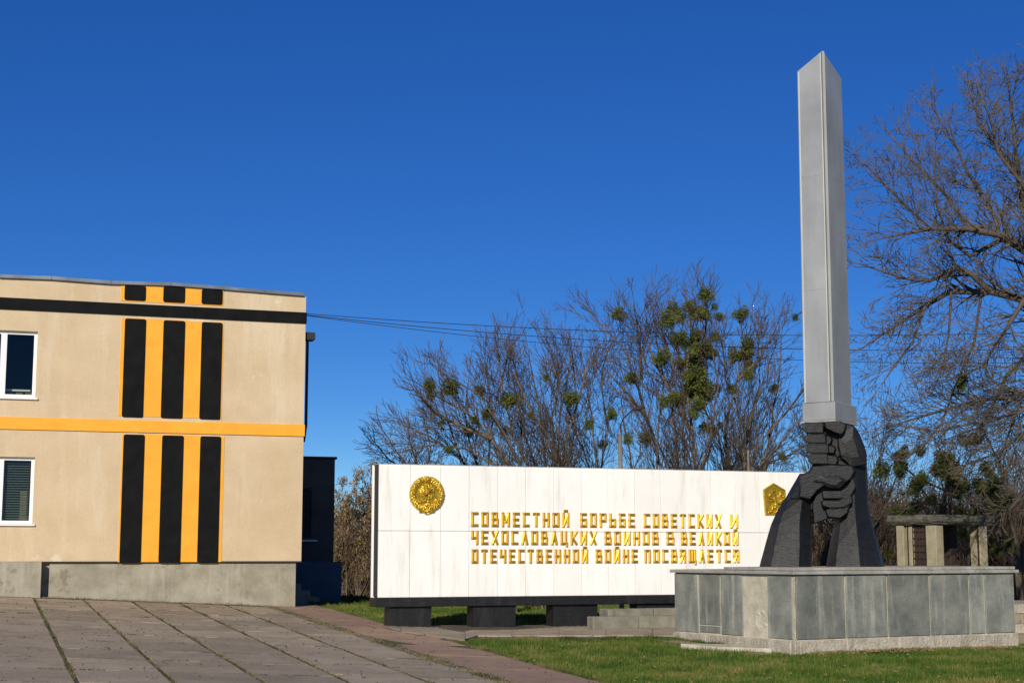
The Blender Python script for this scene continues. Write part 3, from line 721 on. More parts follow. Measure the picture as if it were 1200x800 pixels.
def sheet(A, Bq, ta, tb, zlo, zhi_a, zhi_b, out):
    """steel sheet on the facet between edge lines A and B, fractions ta..tb across"""
    def pt(t, z): a = rim(*A, z); b = rim(*Bq, z); return a+(b-a)*t
    a0, b0 = pt(ta, zlo), pt(tb, zlo); a1, b1 = pt(ta, zhi_a), pt(tb, zhi_b)
    n = out*.012; mb = MB()
    mb.add([a0, b0, b1, a1, a0+n, b0+n, b1+n, a1+n], [(0,1,2,3),(4,5,6,7),(0,1,5,4),(1,2,6,5),(2,3,7,6),(3,0,4,7)])
    link('steel_sheet', mb.mesh('steel_sheet'), 'steel', sw)
FE, LE, RE, BE = (fr_b, fr_t), (lf_b, lf_t), (rt_b, rt_t), (bk_b, bk_t)
for (A, B_, ta, tb) in ((FE, LE, .10, .995), (FE, RE, .08, .995), (BE, LE, .005, .995), (BE, RE, .005, .995)):
    va = B_[0]-A[0]; out = Vector((va.y, -va.x, 0)).normalized()
    cen = (A[0]+B_[0])/2 - cb
    if out.dot(Vector((cen.x, cen.y, 0))) < 0: out = -out
    for q in range(3):
        lo = zs3[q]+.001
        if q < 2: sheet(A, B_, ta, tb, lo, zs3[q+1]-.001, zs3[q+1]-.001, out)
        else:
            za, zb2_ = A[1].z, B_[1].z; sheet(A, B_, ta, tb, lo, za+(zb2_-za)*ta-.006, za+(zb2_-za)*tb-.006, out)
# tip sheets
for tri in ((fr_t, rt_t, bk_t), (fr_t, bk_t, lf_t)):
    mb = MB(); u = Vector((0, 0, .006)); mb.add([t+u for t in tri]+[t-u for t in tri], [(0,1,2),(5,4,3),(0,1,4,3),(1,2,5,4),(2,0,3,5)]); link('tip_sheet', mb.mesh('tip_sheet'), 'steel', sw)
# the pale rib along the front edge
vl = (lf_b-fr_b).normalized(); vr = (rt_b-fr_b).normalized()
def ribpts(c, z): 
    c = rim(*FE, z) if z < fr_t.z else Vector((fr_t.x, fr_t.y, z)); f = Vector((0, -1, 0))
    return [c+vl*.012+f*.035, c+vl*.022+f*.0, c+vr*.022-f*.0, c+vr*.058+f*.045]
mb = MB(); mb.add(ribpts(0, zguard)+ribpts(0, fr_t.z-.01), [(0,1,2,3),(7,6,5,4),(0,1,5,4),(1,2,6,5),(2,3,7,6),(3,0,4,7)]); link('rib', mb.mesh('rib'), 'steelrib', sw)
mb = MB(); lp = lambda z: [rim(*FE, z)+vl*a+Vector((0, -b, 0)) for a, b in ((.040, .008), (.062, .008), (.062, .030), (.040, .030))]
mb.add(lp(zguard)+lp(fr_t.z-.04), [(0,1,2,3),(7,6,5,4),(0,1,5,4),(1,2,6,5),(2,3,7,6),(3,0,4,7)]); link('trim', mb.mesh('trim'), 'steelrib', sw)
mb = MB(); lp = lambda z: [rim(*LE, z)-vl*a+Vector((0, -b, 0)) for a, b in ((-.006, -.01), (.022, -.01), (.022, .022), (-.006, .022))]
mb.add(lp(zguard)+lp(lf_t.z-.02), [(0,1,2,3),(7,6,5,4),(0,1,5,4),(1,2,6,5),(2,3,7,6),(3,0,4,7)]); link('trim', mb.mesh('trim'), 'steelrib', sw)
# guard
gf, gl_, gr_ = SL(978.5, 482, -.36), SL(940, 482, .03), SL(1004, 482, .55)
gb = gl_+gr_-gf; zg0, zg1 = SL(978, 493.5).z, SL(978, 472.5).z
mb = MB(); q4 = [gf, gr_, gb, gl_]
mb.add([(p.x, p.y, zg0) for p in q4]+[(p.x, p.y, zg1) for p in q4], [(3,2,1,0),(4,5,6,7),(0,1,5,4),(1,2,6,5),(2,3,7,6),(3,0,4,7)])
gme = mb.mesh('guard'); bm = bmesh.new(); bm.from_mesh(gme); bmesh.ops.bevel(bm, geom=bm.edges[:], offset=.012, segments=1, affect='EDGES'); bm.to_mesh(gme); bm.free()
link('guard', gme, 'steel', sw)
mb = MB(); k4 = [ins(p, (gl_+gr_)/2, 1.06) for p in q4]; mb.add([(p.x, p.y, zg0-.03) for p in k4]+[(p.x, p.y, zg0-.001) for p in k4], [(3,2,1,0),(4,5,6,7),(0,1,5,4),(1,2,6,5),(2,3,7,6),(3,0,4,7)])
link('guard_plate', mb.mesh('guard_plate'), 'stonecap', sw)

# hands and forearms
def carve(mb, pix, front, back, inset=.035, ch=.10):
    """faceted block: outline at the sides, smaller raised front and back faces"""
    n = len(pix); c = (sum(p[0] for p in pix)/n, sum(p[1] for p in pix)/n); k = inset*68.0
    def sh(p, amt):
        dx, dy = c[0]-p[0], c[1]-p[1]; L = math.hypot(dx, dy) or 1; t = min(amt/L, .6); return (p[0]+dx*t, p[1]+dy*t)
    fi = [sh(p, k) for p in pix]
    layers = [(fi, front), (pix, front+ch), (pix, back-ch), (fi, back)]
    vs = [SL(p[0], p[1], d) for L, d in layers for p in L]
    fs = [tuple(range(n)), tuple(range(3*n, 4*n))[::-1]]
    for l in range(3):
        for i in range(n): fs.append((l*n+i, l*n+(i+1) % n, (l+1)*n+(i+1) % n, (l+1)*n+i))
    mb.add(vs, fs)
def loft(mb, rings):
    """rings of (list of (px, dy)) at py"""
    n = len(rings[0][1]); vs = []; fs = []
    for py, ring in rings:
        for px, dy in ring: vs.append(SL(px, py, dy))
    for l in range(len(rings)-1):
        for i in range(n): fs.append((l*n+i, l*n+(i+1) % n, (l+1)*n+(i+1) % n, (l+1)*n+i))
    fs.append(tuple(range(n))); fs.append(tuple(range((len(rings)-1)*n, len(rings)*n))[::-1]); mb.add(vs, fs)
def finish_arm(mb, name, label=None):
    me = mb.mesh(name); o = link(name, me, None, sw)
    md = o.modifiers.new('r', 'REMESH'); md.mode = 'VOXEL'; md.voxel_size = .012; md.use_smooth_shade = False
    d2 = o.modifiers.new('d', 'DECIMATE'); d2.ratio = .022
    dg = bpy.context.evaluated_depsgraph_get(); dg.update(); ev = o.evaluated_get(dg)
    m2 = bpy.data.meshes.new_from_object(ev); o.modifiers.clear(); o.data = m2; m2.name = name; m2.materials.clear(); m2.materials.append(M['blackstone'])
    m2.polygons.foreach_set('use_smooth', [False]*len(m2.polygons))
    if label: o['label'] = label
    return o
def ring(xl, xr, rg, fy, by, k=.5):
    """six-sided section: left, ridge, right at the front; chamfered behind"""
    return [(xl, (fy+by)/2), (xl+(rg-xl)*.28, fy+.12), (rg, fy), (xr-(xr-rg)*.12, fy+.16), (xr, (fy+by)/2+.05), (xr-(xr-xl)*.25, by), (xl+(xr-xl)*.25, by)]
zpy = 666.5
# ---- left arm with the lower hand
mb = MB()
loft(mb, [(zpy, ring(889, 951.5, 936, -.50, .46)), (640, ring(896, 951.5, 937, -.48, .42)), (614, ring(903.5, 951.5, 937, -.44, .36)),
          (600, ring(910, 951.5, 938, -.42, .32)), (584, ring(919.5, 953, 940, -.40, .30))])
loft(mb, [(590, ring(920, 951, 938, -.33, .30)), (583, ring(920.5, 952, 940, -.44, .30)), (570, ring(928, 960, 946, -.47, .28)), (554.5, ring(937, 962, 950, -.40, .22))])
# back of the hand and thumb lying over the grip
carve(mb, [(937.5, 556), (948, 552), (952, 545), (975, 543), (1000, 545), (1003, 551), (998, 561), (986, 571), (966, 570), (957, 575), (948, 586), (936, 583)], -.50, .10, .03, .12)
carve(mb, [(949, 563), (961, 566), (972, 571.5), (984, 572), (994, 562), (980, 556), (962, 556)], -.53, -.2, .10, .035)
# palm behind the fingers
carve(mb, [(951.5, 588), (957, 577), (968, 574), (996, 573), (1000, 583), (994, 600), (974, 606.5), (953, 614)], -.30, .22, .02, .08)
# three fingers coming round from the right
carve(mb, [(963, 575), (985, 574.5), (992, 571), (1000, 560), (1003, 570), (996, 583), (985, 584), (965, 584)], -.47, -.05, .009, .05)
carve(mb, [(962, 586), (984, 585.5), (998, 581), (999.5, 588), (990, 594.5), (973, 595.5), (964, 592.5)], -.49, -.05, .009, .05)
carve(mb, [(967.5, 596.5), (986, 596), (996, 591), (993, 601), (984, 607), (970, 605)], -.46, -.03, .009, .05)
carve(mb, [(952, 552), (1001, 552), (1003, 598), (984, 604), (956, 604)], -.30, .20, .02, .1)
finish_arm(mb, 'arm', 'left forearm whose hand grips the other wrist')
# ---- right arm with the upper fist
mb = MB()
loft(mb, [(zpy, ring(967, 1037, 1008, -.42, .50)), (640, ring(972, 1030.5, 1006, -.38, .46)), (612, ring(977.5, 1022, 1003, -.34, .40)),
          (590, ring(983, 1017.5, 1001.5, -.30, .36)), (565, ring(990, 1016.5, 1000.5, -.27, .32)), (544, ring(984, 1016, 1001, -.25, .30)), (528, ring(982, 1014.5, 1000, -.25, .30))])
carve(mb, [(981, 508), (986, 496), (998, 497), (1004, 502), (1008, 510), (1013, 522), (1016, 533), (1015, 546), (1000, 548), (985, 538), (981, 524)], -.33, .30, .03, .12)
carve(mb, [(982, 512), (1000, 500), (1011, 520), (1014, 543), (998, 547), (985, 533)], -.375, .0, .17, .04)
carve(mb, [(966, 532), (990, 530), (1002, 548), (1003, 602), (985, 604), (985, 560), (962, 556)], -.22, .24, .02, .1)
# core of the fist
carve(mb, [(948, 496), (984, 495), (987, 515), (985, 535), (975, 545), (951, 546), (947, 520)], -.28, .26, .03, .1)
# thumb over the top finger
carve(mb, [(966, 494), (985, 493), (992, 498), (990, 505), (986, 509.5), (974, 505), (967, 501)], -.52, -.05, .014, .06)
# four stacked fingers with blunt knuckles on the left
for k_, (xl_, y1_, y2_, xm, xe) in enumerate(((940, 494.5, 507.8, 965, 970), (943, 508.6, 519.4, 968, 975.5), (944.5, 520.2, 530.8, 971, 979.5), (947, 531.6, 544, 970, 982.5))):
    yc = (y1_+y2_)/2
    carve(mb, [(xl_, yc-2.2), (xl_+3, y1_), (xm, y1_+.3), (xm+.5, y2_-.2), (xl_+5, y2_), (xl_, yc+2.8)], -.50+.012*k_, .12, .010, .055)
    if k_: carve(mb, [(xm-4, y1_+1), (xe-2, y1_+2.2), (xe, yc+1), (xe-2.5, y2_+.8), (xm-4, y2_-.5)], -.455, -.1, .010, .05)
finish_arm(mb, 'arm', 'right forearm whose fist closes round the sword grip')
mb = MB(); mb.tube([SL(968, 500, 0.0), SL(968, 490, 0.0)], .2, 10); link('grip', mb.mesh('grip'), 'blackstone', sw)

# ------------------------------------------------------------------ KIOSK
kc = at(1098, 660, 32.0); KA = R(37.6)
XF = Frame((kc.x, kc.y), KA)
kx = XF.hit(1157.5, 640).x; ky = XF.hit(1050.5, 640, 0, 'x').y
kz = XF.hit(1098, 614).z; kzt = XF.hit(1098, 602.5).z
ki = thing('concrete_kiosk', 'small open concrete kiosk with a mossy flat roof behind the plinth', 'kiosk', (kc.x, kc.y, 0), KA)
cw = .24
def post(x0, x1, y0, y1):
    mb = MB(); mb.cbox(x0, x1, y0, y1, -.1, kz, .012); link('post', mb.mesh('post'), 'kiosk', ki)
post(0, .25, 0, .26); post(kx-.26, kx, 0, .26); post(0, .20, ky-.19, ky); post(.04, .2, ky-.38, ky-.22)
mb = MB(); mb.cbox(kx-.26, kx, ky-.26, ky, -.1, kz, .012); o = link('post', mb.mesh('post'), 'rust_and_dark_fill', ki); o['label'] = 'rear post in a darker brown than the other posts'  # this post is coloured darker than the other posts
mb = MB(); mb.box(.26, kx-.27, .02, .24, -.1, XF.hit(1098, 664).z-.3); mb.box(.02, .24, .27, ky-.27, -.1, XF.hit(1098, 664).z-.3); mb.box(.27, kx-.27, .25, ky-.1, -.1, .3); link('dwarf_wall', mb.mesh('dwarf_wall'), 'kiosk', ki)
mb = MB(); o_ = .12
b4 = [(-.04, -.04), (kx+.04, -.04), (kx+.04, ky+.04), (-.04, ky+.04)]; t4 = [(-o_, -o_), (kx+o_, -o_), (kx+o_, ky+o_), (-o_, ky+o_)]
mb.add([(*p, kz) for p in b4]+[(*p, kz+.07) for p in t4]+[(*p, kzt) for p in t4], [(3,2,1,0),(8,9,10,11)]+[(i,(i+1)%4,4+(i+1)%4,4+i) for i in range(4)]+[(4+i,4+(i+1)%4,8+(i+1)%4,8+i) for i in range(4)])
rme = mb.mesh('roof'); bm = bmesh.new(); bm.from_mesh(rme); bmesh.ops.subdivide_edges(bm, edges=bm.edges[:], cuts=5, use_grid_fill=True)
for v in bm.verts: v.co += Vector([random.gauss(0, .006) for _ in range(3)])
bm.to_mesh(rme); bm.free(); link('roof', rme, 'kioskroof', ki)
mb = MB()
zk0 = .25
for q in range(14): zq = zk0+q*(kz-zk0)/14; mb.tube([(.06, .26, zq), (.06, ky-.26, zq)], .009, 5)
for q in range(6): yq = .30+q*(ky-.6)/5; mb.tube([(.06, yq, zk0), (.06, yq, kz)], .012, 5)
link('grille', mb.mesh('grille'), 'rust_and_dark_fill', ki)
mb = MB()
for (x, y) in ((.26, .03), (kx-.28, .03), (.03, .27), (.03, ky-.29)): mb.box(x, x+.03, y, y+.03, 0, kz)
mb.box(.27, kx-.28, .03, .06, .62, .65); link('iron_frame', mb.mesh('iron_frame'), 'rust_and_dark_fill', ki)
mb = MB(); mb.box(.27, .62, ky-.16, ky-.10, .0, kz-.002); link('dark_interior_panel', mb.mesh('dark_interior_panel'), 'rust_and_dark_fill', ki)  # dark panel added so the opening shows a shaded interior
mb = MB(); mb.cbox(.10, .13, .275, ky-.39, .2, kz-.03, .004); link('dark_interior_sheet', mb.mesh('dark_interior_sheet'), 'rust_and_dark_fill', ki)  # dark sheet added behind the grille, standing in for the shaded interior

# right-hand terrace steps beyond the plinth
tf = Frame(tuple(KF.w(LR+.35, .7))[:2], PLA)
ts = thing('terrace_steps', 'weathered tan steps rising beyond the right end of the plinth', 'steps', (tf.o.x, tf.o.y, 0), PLA)
for q in range(4):
    for k in range(5):
        mb = MB(); mb.cbox(-1.0+k*1.2, .19+k*1.2, q*.38, (q+1)*.38+(1.5 if q == 3 else -.006), -.1, .16*(q+1)+random.uniform(0, .006), .015, .004); link('step_block', mb.mesh('step_block'), 'rough' if q in (1, 3) else 'apron', ts)

# ------------------------------------------------------------------ TREES
class Tree:
    def __init__(s, seed): s.r = random.Random(seed); s.seg = []; s.thick = []
    def line(s, pts, r0, r1, big=True):
        n = len(pts)-1
        for i in range(n):
            a, b = pts[i], pts[i+1]; ra = r0+(r1-r0)*i/n; rb = r0+(r1-r0)*(i+1)/n
            (s.thick if big else s.seg).append((a.x, a.y, a.z, b.x, b.y, b.z, ra, rb))
    def grow(s, p, d, L, r, lvl, P):
        rr = s.r; n = max(3, int(L/P['step'])) if lvl > 0 else 3
        n = min(n, 8); st = L/n; x, y, z = p; dx, dy, dz = d
        rmin = P['rmin']
        for i in range(n):
            j = P['jit']
            dx += rr.gauss(0, j); dy += rr.gauss(0, j); dz += rr.gauss(0, j) + P['up']
            m = math.sqrt(dx*dx+dy*dy+dz*dz); dx /= m; dy /= m; dz /= m
            x2, y2, z2 = x+dx*st, y+dy*st, z+dz*st
            ra = max(rmin, r*(1-.75*i/n)); rb = max(rmin*.7, r*(1-.75*(i+1)/n))
            s.seg.append((x, y, z, x2, y2, z2, ra, rb))
            x, y, z = x2, y2, z2
            if lvl > 0:
                for _ in range(P['kids'][lvl-1]):
                    if rr.random() > P['prob']: continue
                    ux, uy, uz = rr.gauss(0, 1), rr.gauss(0, 1), rr.gauss(0, 1)
                    k = ux*dx+uy*dy+uz*dz; ux -= k*dx; uy -= k*dy; uz -= k*dz; m = math.sqrt(ux*ux+uy*uy+uz*uz) or 1
                    a = P['ang']*rr.uniform(.7, 1.3); ca, sa = math.cos(a), math.sin(a)
                    nd = (dx*ca+ux/m*sa, dy*ca+uy/m*sa, dz*ca+uz/m*sa)
                    s.grow((x, y, z), nd, L*rr.uniform(*P.get('lr', (.38, .7)))*(1-.45*i/n), max(rmin, rb*.6), lvl-1, P)
    def limb(s, pts, r0, r1, P, lvl=2, every=.5, L=1.6, start=0.15, side=None):
        """a hand-placed limb with side branches grown along it"""
        rr = s.r
        # smooth and wobble
        q = [pts[0]]
        for a, b in zip(pts[:-1], pts[1:]):
            n = max(1, int((b-a).length/.5))
            for i in range(1, n+1):
                t = i/n; v = a+(b-a)*t
                if i < n: v = v+Vector((rr.gauss(0, .04), rr.gauss(0, .05), rr.gauss(0, .03)))
                q.append(v)
        s.line(q, r0, r1)
        tot = sum((b-a).length for a, b in zip(q[:-1], q[1:])); acc = 0; nxt = tot*start
        for i, (a, b) in enumerate(zip(q[:-1], q[1:])):
            sl = (b-a).length; d = (b-a)/max(sl, 1e-6)
            while nxt < acc+sl:
                t = (nxt-acc)/sl; p = a+(b-a)*t; f = nxt/tot
                u = Vector((rr.gauss(0, 1), rr.gauss(0, 1), rr.gauss(0, 1)+.3)); u = (u-d*u.dot(d)).normalized(); an = P['ang']*rr.uniform(.7, 1.35)
                nd = d*math.cos(an)+u*math.sin(an); rad = (r0+(r1-r0)*f)
                s.grow(tuple(p), tuple(nd), L*rr.uniform(.55, 1.15)*(1-.4*f), max(P['rmin'], rad*.45), lvl, P)
                nxt += every*rr.uniform(.6, 1.4)
            acc += sl
        d = (q[-1]-q[-2]).normalized(); s.grow(tuple(q[-1]), tuple(d), L*.45, r1, lvl, P)
def seg_mesh(name, segs, k=3):
    A = np.array(segs); p, q = A[:, :3], A[:, 3:6]; ra, rb = A[:, 6:7], A[:, 7:8]
    d = q-p; d /= np.linalg.norm(d, axis=1, keepdims=True)+1e-9
    ref_ = np.where(np.abs(d[:, 2:3]) < .9, np.array([[0, 0, 1.]]), np.array([[1., 0, 0]]))
    u = np.cross(d, ref_); u /= np.linalg.norm(u, axis=1, keepdims=True)+1e-9; v = np.cross(d, u); n = len(A)
    V = np.empty((n, 2*k, 3))
    for j in range(k):
        a = 2*math.pi*j/k; o = u*math.cos(a)+v*math.sin(a); V[:, j] = p-d*ra*.3+o*ra; V[:, k+j] = q+d*rb*.3+o*rb
    base = (np.arange(n)*2*k)[:, None]
    Fs = np.concatenate([base+np.array([[j, (j+1) % k, k+(j+1) % k, k+j]]) for j in range(k)], 0)
    me = np_mesh(name, V.reshape(-1, 3), Fs)
    if k > 4: smooth(me)
    return me
def mistletoe_mesh(seed, n=900):
    rg = np.random.default_rng(seed)
    d = rg.normal(size=(n, 3)); d /= np.linalg.norm(d, axis=1, keepdims=True)
    lump = 1+.22*np.sin(d[:, 0:1]*4+seed)+.18*np.sin(d[:, 2:3]*5+seed*2)
    c = d*(rg.random((n, 1))**.45)*lump
    a = rg.normal(size=(n, 3)); a = a*.45+d*.7; a /= np.linalg.norm(a, axis=1, keepdims=True)
    b = np.cross(a, rg.normal(size=(n, 3))); b /= np.linalg.norm(b, axis=1, keepdims=True)+1e-9
    L = rg.uniform(.10, .24, (n, 1)); Wd = L*.32
    V = np.stack([c-a*L, c+b*Wd, c+a*L, c-b*Wd], 1).reshape(-1, 3)
    return np_mesh('mistletoe', V, np.arange(4*n).reshape(-1, 4))
MT = [mistletoe_mesh(i) for i in range(6)]
for m_ in MT: m_.materials.append(M['mistletoe'])
mrs = random.Random(11)
def add_mistletoe(root, spots, depth):
    for (px, py, r) in spots:
        p = at(px, py, depth+mrs.uniform(-.5, .3)); rad = r*depth/1800*1.45
        o = link('mistletoe', mrs.choice(MT), None, root); o.location = p-root.location; o.scale = (rad, rad, rad*mrs.uniform(.8, 1.05)); o.rotation_euler = (mrs.uniform(0, 6), mrs.uniform(0, 6), mrs.uniform(0, 6))
def build_tree(name, label, cat, T, loc, tm='bark', bm_='twig', group=None):
    root = thing(name, label, cat, loc, 0, group)
    o = link('trunk', seg_mesh('trunk', T.thick, 7), tm, root); o.location = -Vector(loc)
    if T.seg: o = link('crown', seg_mesh('crown', T.seg, 3), bm_, root); o.location = -Vector(loc)
    return root
PT = dict(step=.27, jit=.055, up=.03, kids=(2, 2, 2), prob=.66, ang=.46, rmin=.0064, lr=(.45, .85))
def base_pt(px, py, depth):
    p = at(px, py, depth); return Vector((p.x, p.y, ground(p.x, p.y)-.1))
def std_tree(name, label, seed, depth, stems, mist=(), r0=.075, P=PT, lvl=2, every=.25, L=1.6, tm='bark', bm_='twig', cat='tree', group=None, spread=1.2):
    T = Tree(seed); rr = T.r
    first = stems[0][0]; root = base_pt(first[0], first[1], depth)
    for k, stp in enumerate(stems):
        off = rr.uniform(-spread, spread) if k else 0; pts = []
        for i, (px, py) in enumerate(stp):
            if group and py < 545: py += 42*(548-py)/218      # leave room for the twigs grown past the tip
            pts.append(at(px, py, depth+off*(i+.5)/len(stp)))
        if stp[0][1] >= 540:
            b = Vector((root.x+(pts[0].x-root.x)*.45, root.y+off*.2, ground(root.x, root.y)-.1)); pts.insert(0, b)
        sc = 1.0 if k == 0 else rr.uniform(.55, .85)
        T.limb(pts, r0*sc, .018, P, lvl, every, L, start=.28 if stp[0][1] >= 540 else .1)
    t = build_tree(name, label, cat, T, root, tm, bm_, group)
    add_mistletoe(t, mist, depth); return t
G1 = 'bare trees beyond the white memorial wall'
std_tree('bare_tree', 'bare tree leaning left above the left end of the wall, mistletoe balls at its tips', 1, 40,
         [[(600, 548), (575, 505), (550, 470), (527, 455), (505, 440)], [(585, 548), (545, 520), (505, 515), (470, 525)], [(610, 548), (592, 500), (560, 440), (530, 420)], [(575, 505), (545, 490), (510, 470), (488, 440)]],
         [(503, 452, 6), (505, 463, 4.5), (528, 454, 7.5), (562, 458, 5), (596, 469, 7.5), (571, 485, 5.5), (556, 492, 4), (518, 495, 3), (526, 527, 4)], group=G1)
std_tree('bare_tree', 'low bushy bare tree just above the left corner of the white wall', 2, 44,
         [[(490, 548), (485, 530), (480, 510)], [(480, 548), (465, 525), (455, 505)], [(500, 548), (505, 520), (500, 495)], [(470, 548), (455, 535), (445, 520)]], r0=.07, L=1.3, every=.2, group=G1)
std_tree('bare_tree', 'bare forked tree whose stems lean left, over the second word of the inscription', 3, 41,
         [[(658, 548), (640, 500), (620, 460), (606, 420), (598, 375)], [(648, 548), (645, 480), (655, 420), (640, 385)], [(620, 548), (600, 500), (590, 440), (585, 400)], [(660, 548), (668, 490), (680, 440), (690, 395)]],
         [(670, 468, 7), (622, 486, 3), (640, 443, 3), (690, 497, 4.5)], group=G1)
std_tree('bare_tree', 'slender bare tree of upright stems between the forked tree and the lamp post', 4, 45,
         [[(700, 548), (695, 500), (690, 450), (684, 400)], [(690, 548), (675, 500), (665, 460), (650, 400)], [(705, 548), (712, 490), (705, 430), (712, 380)], [(672, 548), (655, 510), (630, 480)]],
         [(717, 487, 4), (689, 498, 3), (707, 521, 4)], r0=.06, group=G1)
std_tree('bare_tree', 'dense bare tree of straight stems over the gap after the first inscription word', 61, 43,
         [[(640, 548), (636, 500), (630, 450), (622, 400)], [(628, 548), (615, 500), (606, 450), (600, 410)], [(650, 548), (655, 495), (662, 440), (668, 395)], [(610, 548), (590, 500), (575, 450), (570, 410)], [(665, 548), (672, 500), (676, 450), (672, 400)]],
         [(606, 470, 3.5), (652, 440, 3)], r0=.07, every=.28, group=G1)
std_tree('bare_tree', 'low spreading bare tree between the left-leaning tree and the dense straight stems', 62, 42,
         [[(560, 548), (550, 510), (545, 470), (548, 430)], [(572, 548), (575, 500), (582, 450), (590, 410)], [(550, 548), (525, 520), (500, 500), (480, 490)], [(545, 548), (530, 500), (520, 460), (515, 425)]],
         [(548, 505, 5), (590, 505, 4)], r0=.07, every=.28, group=G1)
std_tree('bare_tree', 'tall bare tree with high forked top, just right of the lamp post', 5, 40,
         [[(774, 548), (765, 500), (750, 440), (735, 385), (722, 362), (700, 335)], [(752, 420), (750, 370), (745, 330)], [(770, 548), (772, 480), (778, 420), (770, 370)], [(760, 480), (735, 440), (720, 420)]],
         [(725, 368, 6), (740, 443, 6), (757, 514, 6), (736, 514, 4.5), (717, 483, 4)], r0=.06, group=G1)
std_tree('bare_tree', 'bare tree choked with the densest dark green mistletoe, mid wall', 6, 39,
         [[(815, 548), (812, 500), (806, 450), (805, 400), (812, 350), (808, 330)], [(812, 500), (790, 450), (770, 400), (755, 360)], [(822, 548), (835, 490), (842, 430), (835, 380)], [(806, 420), (785, 385), (775, 345)], [(808, 400), (825, 370), (828, 335)]],
         [(783, 376, 7.5), (790, 363, 6), (798, 372, 5), (808, 360, 6), (817, 368, 7), (823, 367, 7), (826, 345, 6.5), (792, 397, 6), (800, 392, 4), (838, 395, 5), (815, 409, 6), (832, 414, 7), (811, 424, 6.5),
          (818, 443, 9), (824, 455, 9), (812, 460, 8), (815, 450, 9), (826, 462, 8), (808, 440, 7), (814, 400, 6), (816, 392, 5), (803, 402, 5), (820, 418, 7), (828, 408, 6), (818, 475, 7), (812, 485, 5), (795, 468, 6.5), (788, 466, 5), (778, 472, 5), (775, 420, 7), (843, 371, 4.5), (838, 360, 3), (825, 501, 5), (841, 455, 4), (805, 425, 5), (820, 430, 6), (797, 424, 4), (835, 505, 4)], r0=.08, L=1.8, group=G1)
std_tree('bare_tree', 'wide bare tree with a column of mistletoe balls, right of the densest mistletoe', 7, 42,
         [[(852, 548), (850, 500), (860, 440), (872, 380), (868, 340)], [(848, 548), (842, 500), (820, 450), (815, 410)], [(858, 548), (880, 490), (890, 430), (888, 370)], [(870, 548), (868, 480), (850, 420), (845, 360)], [(865, 420), (890, 390), (905, 355)]],
         [(868, 368, 6.5), (861, 417, 7), (869, 418, 5), (876, 405, 6.5), (877, 415, 5), (879, 428, 6), (877, 440, 5), (858, 455, 4.5), (835, 505, 4), (844, 498, 3)], r0=.075, group=G1)
std_tree('bare_tree', 'bare tree of long stems sweeping right towards the sword', 8, 41,
         [[(880, 548), (895, 505), (920, 470), (945, 430), (960, 400)], [(888, 548), (910, 520), (935, 480), (950, 455)], [(895, 548), (905, 490), (912, 430), (915, 375)], [(872, 548), (875, 490), (890, 440), (900, 400)], [(885, 548), (925, 530), (950, 510)]],
         [(907, 455, 4), (917, 535, 4), (932, 372, 3)], r0=.07, group=G1)
std_tree('bare_tree', 'thin bare sapling between the tall forked tree and the densest mistletoe', 9, 47,
         [[(795, 548), (792, 500), (785, 450), (790, 380)], [(802, 548), (800, 480), (805, 420), (800, 360)], [(785, 548), (770, 510), (745, 470)], [(740, 548), (733, 500), (728, 450)]], [], r0=.07, L=1.4, group=G1)
std_tree('bare_tree', 'brown bare tree filling the gap behind the black hands', 10, 43,
         [[(1000, 620), (990, 560), (985, 500)], [(1010, 600), (1025, 560), (1035, 500)], [(1005, 600), (965, 560), (940, 500)], [(1000, 640), (960, 600), (950, 560)], [(1010, 640), (1035, 600), (1050, 560)]], [], r0=.06, L=1.5, every=.18, group=G1)
# thicket low behind everything (one mass of stems)
T = Tree(21); rr = T.r; P2 = dict(PT); P2['ang'] = .5; P2['rmin'] = .008
for k in range(650):
    px = rr.choice([rr.uniform(940, 1060), rr.uniform(1030, 1290), rr.uniform(380, 450), rr.uniform(440, 940), rr.uniform(1150, 1290)]); dep = rr.uniform(46, 56) if px > 452 else rr.uniform(60, 68)
    p = at(px, 690, dep); z = ground(p.x, p.y); T.grow((p.x, p.y, z-.1), (rr.gauss(0, .2), rr.gauss(0, .2), 1), rr.uniform(1.6, 3.3), .03, 2, P2)
M['thicket'] = mat('thicket_stems', (.10, .068, .042), (.21, .145, .092), scale=.7, fine=.25)
link('thicket', seg_mesh('thicket', T.seg, 3), 'thicket', kind='stuff', label='brown leafless thicket low beyond the monument', cat='thicket')
# tree of mistletoe behind the kiosk
std_tree('mistletoe_tree', 'small dark-trunked tree heavy with mistletoe rising behind the kiosk roof', 12, 36,
         [[(1100, 605), (1105, 585), (1110, 565), (1108, 540), (1098, 520)], [(1108, 575), (1075, 560), (1050, 540)], [(1104, 590), (1080, 590), (1050, 600)], [(1140, 620), (1145, 595), (1160, 575), (1172, 560)], [(1112, 560), (1128, 550), (1140, 530)]],
         [(1110, 546, 10), (1101, 550, 8), (1117, 556, 8), (1106, 537, 8), (1127, 570, 6.5), (1118, 568, 6), (1123, 581, 4), (1033, 550, 7), (1055, 545, 6), (1053, 536, 6), (1060, 530, 6), (1054, 553, 5), (1075, 567, 7), (1081, 560, 6), (1070, 574, 5),
          (1160, 570, 9), (1170, 565, 7), (1150, 576, 6), (1145, 567, 6), (1165, 592, 6), (1178, 586, 7), (1155, 548, 6), (1160, 554, 5), (1050, 600, 6), (1075, 594, 6), (1066, 598, 5), (1092, 585, 5), (1125, 597, 5), (1145, 600, 5), (1182, 638, 5.5), (1163, 643, 4), (1128, 625, 5), (1135, 608, 5), (1131, 516, 6), (1143, 515, 6), (1078, 528, 5), (1042, 650, 4), (1160, 632, 4), (1171, 645, 4)],
         r0=.07, L=1.2, every=.4, tm='barkdark', cat='tree')
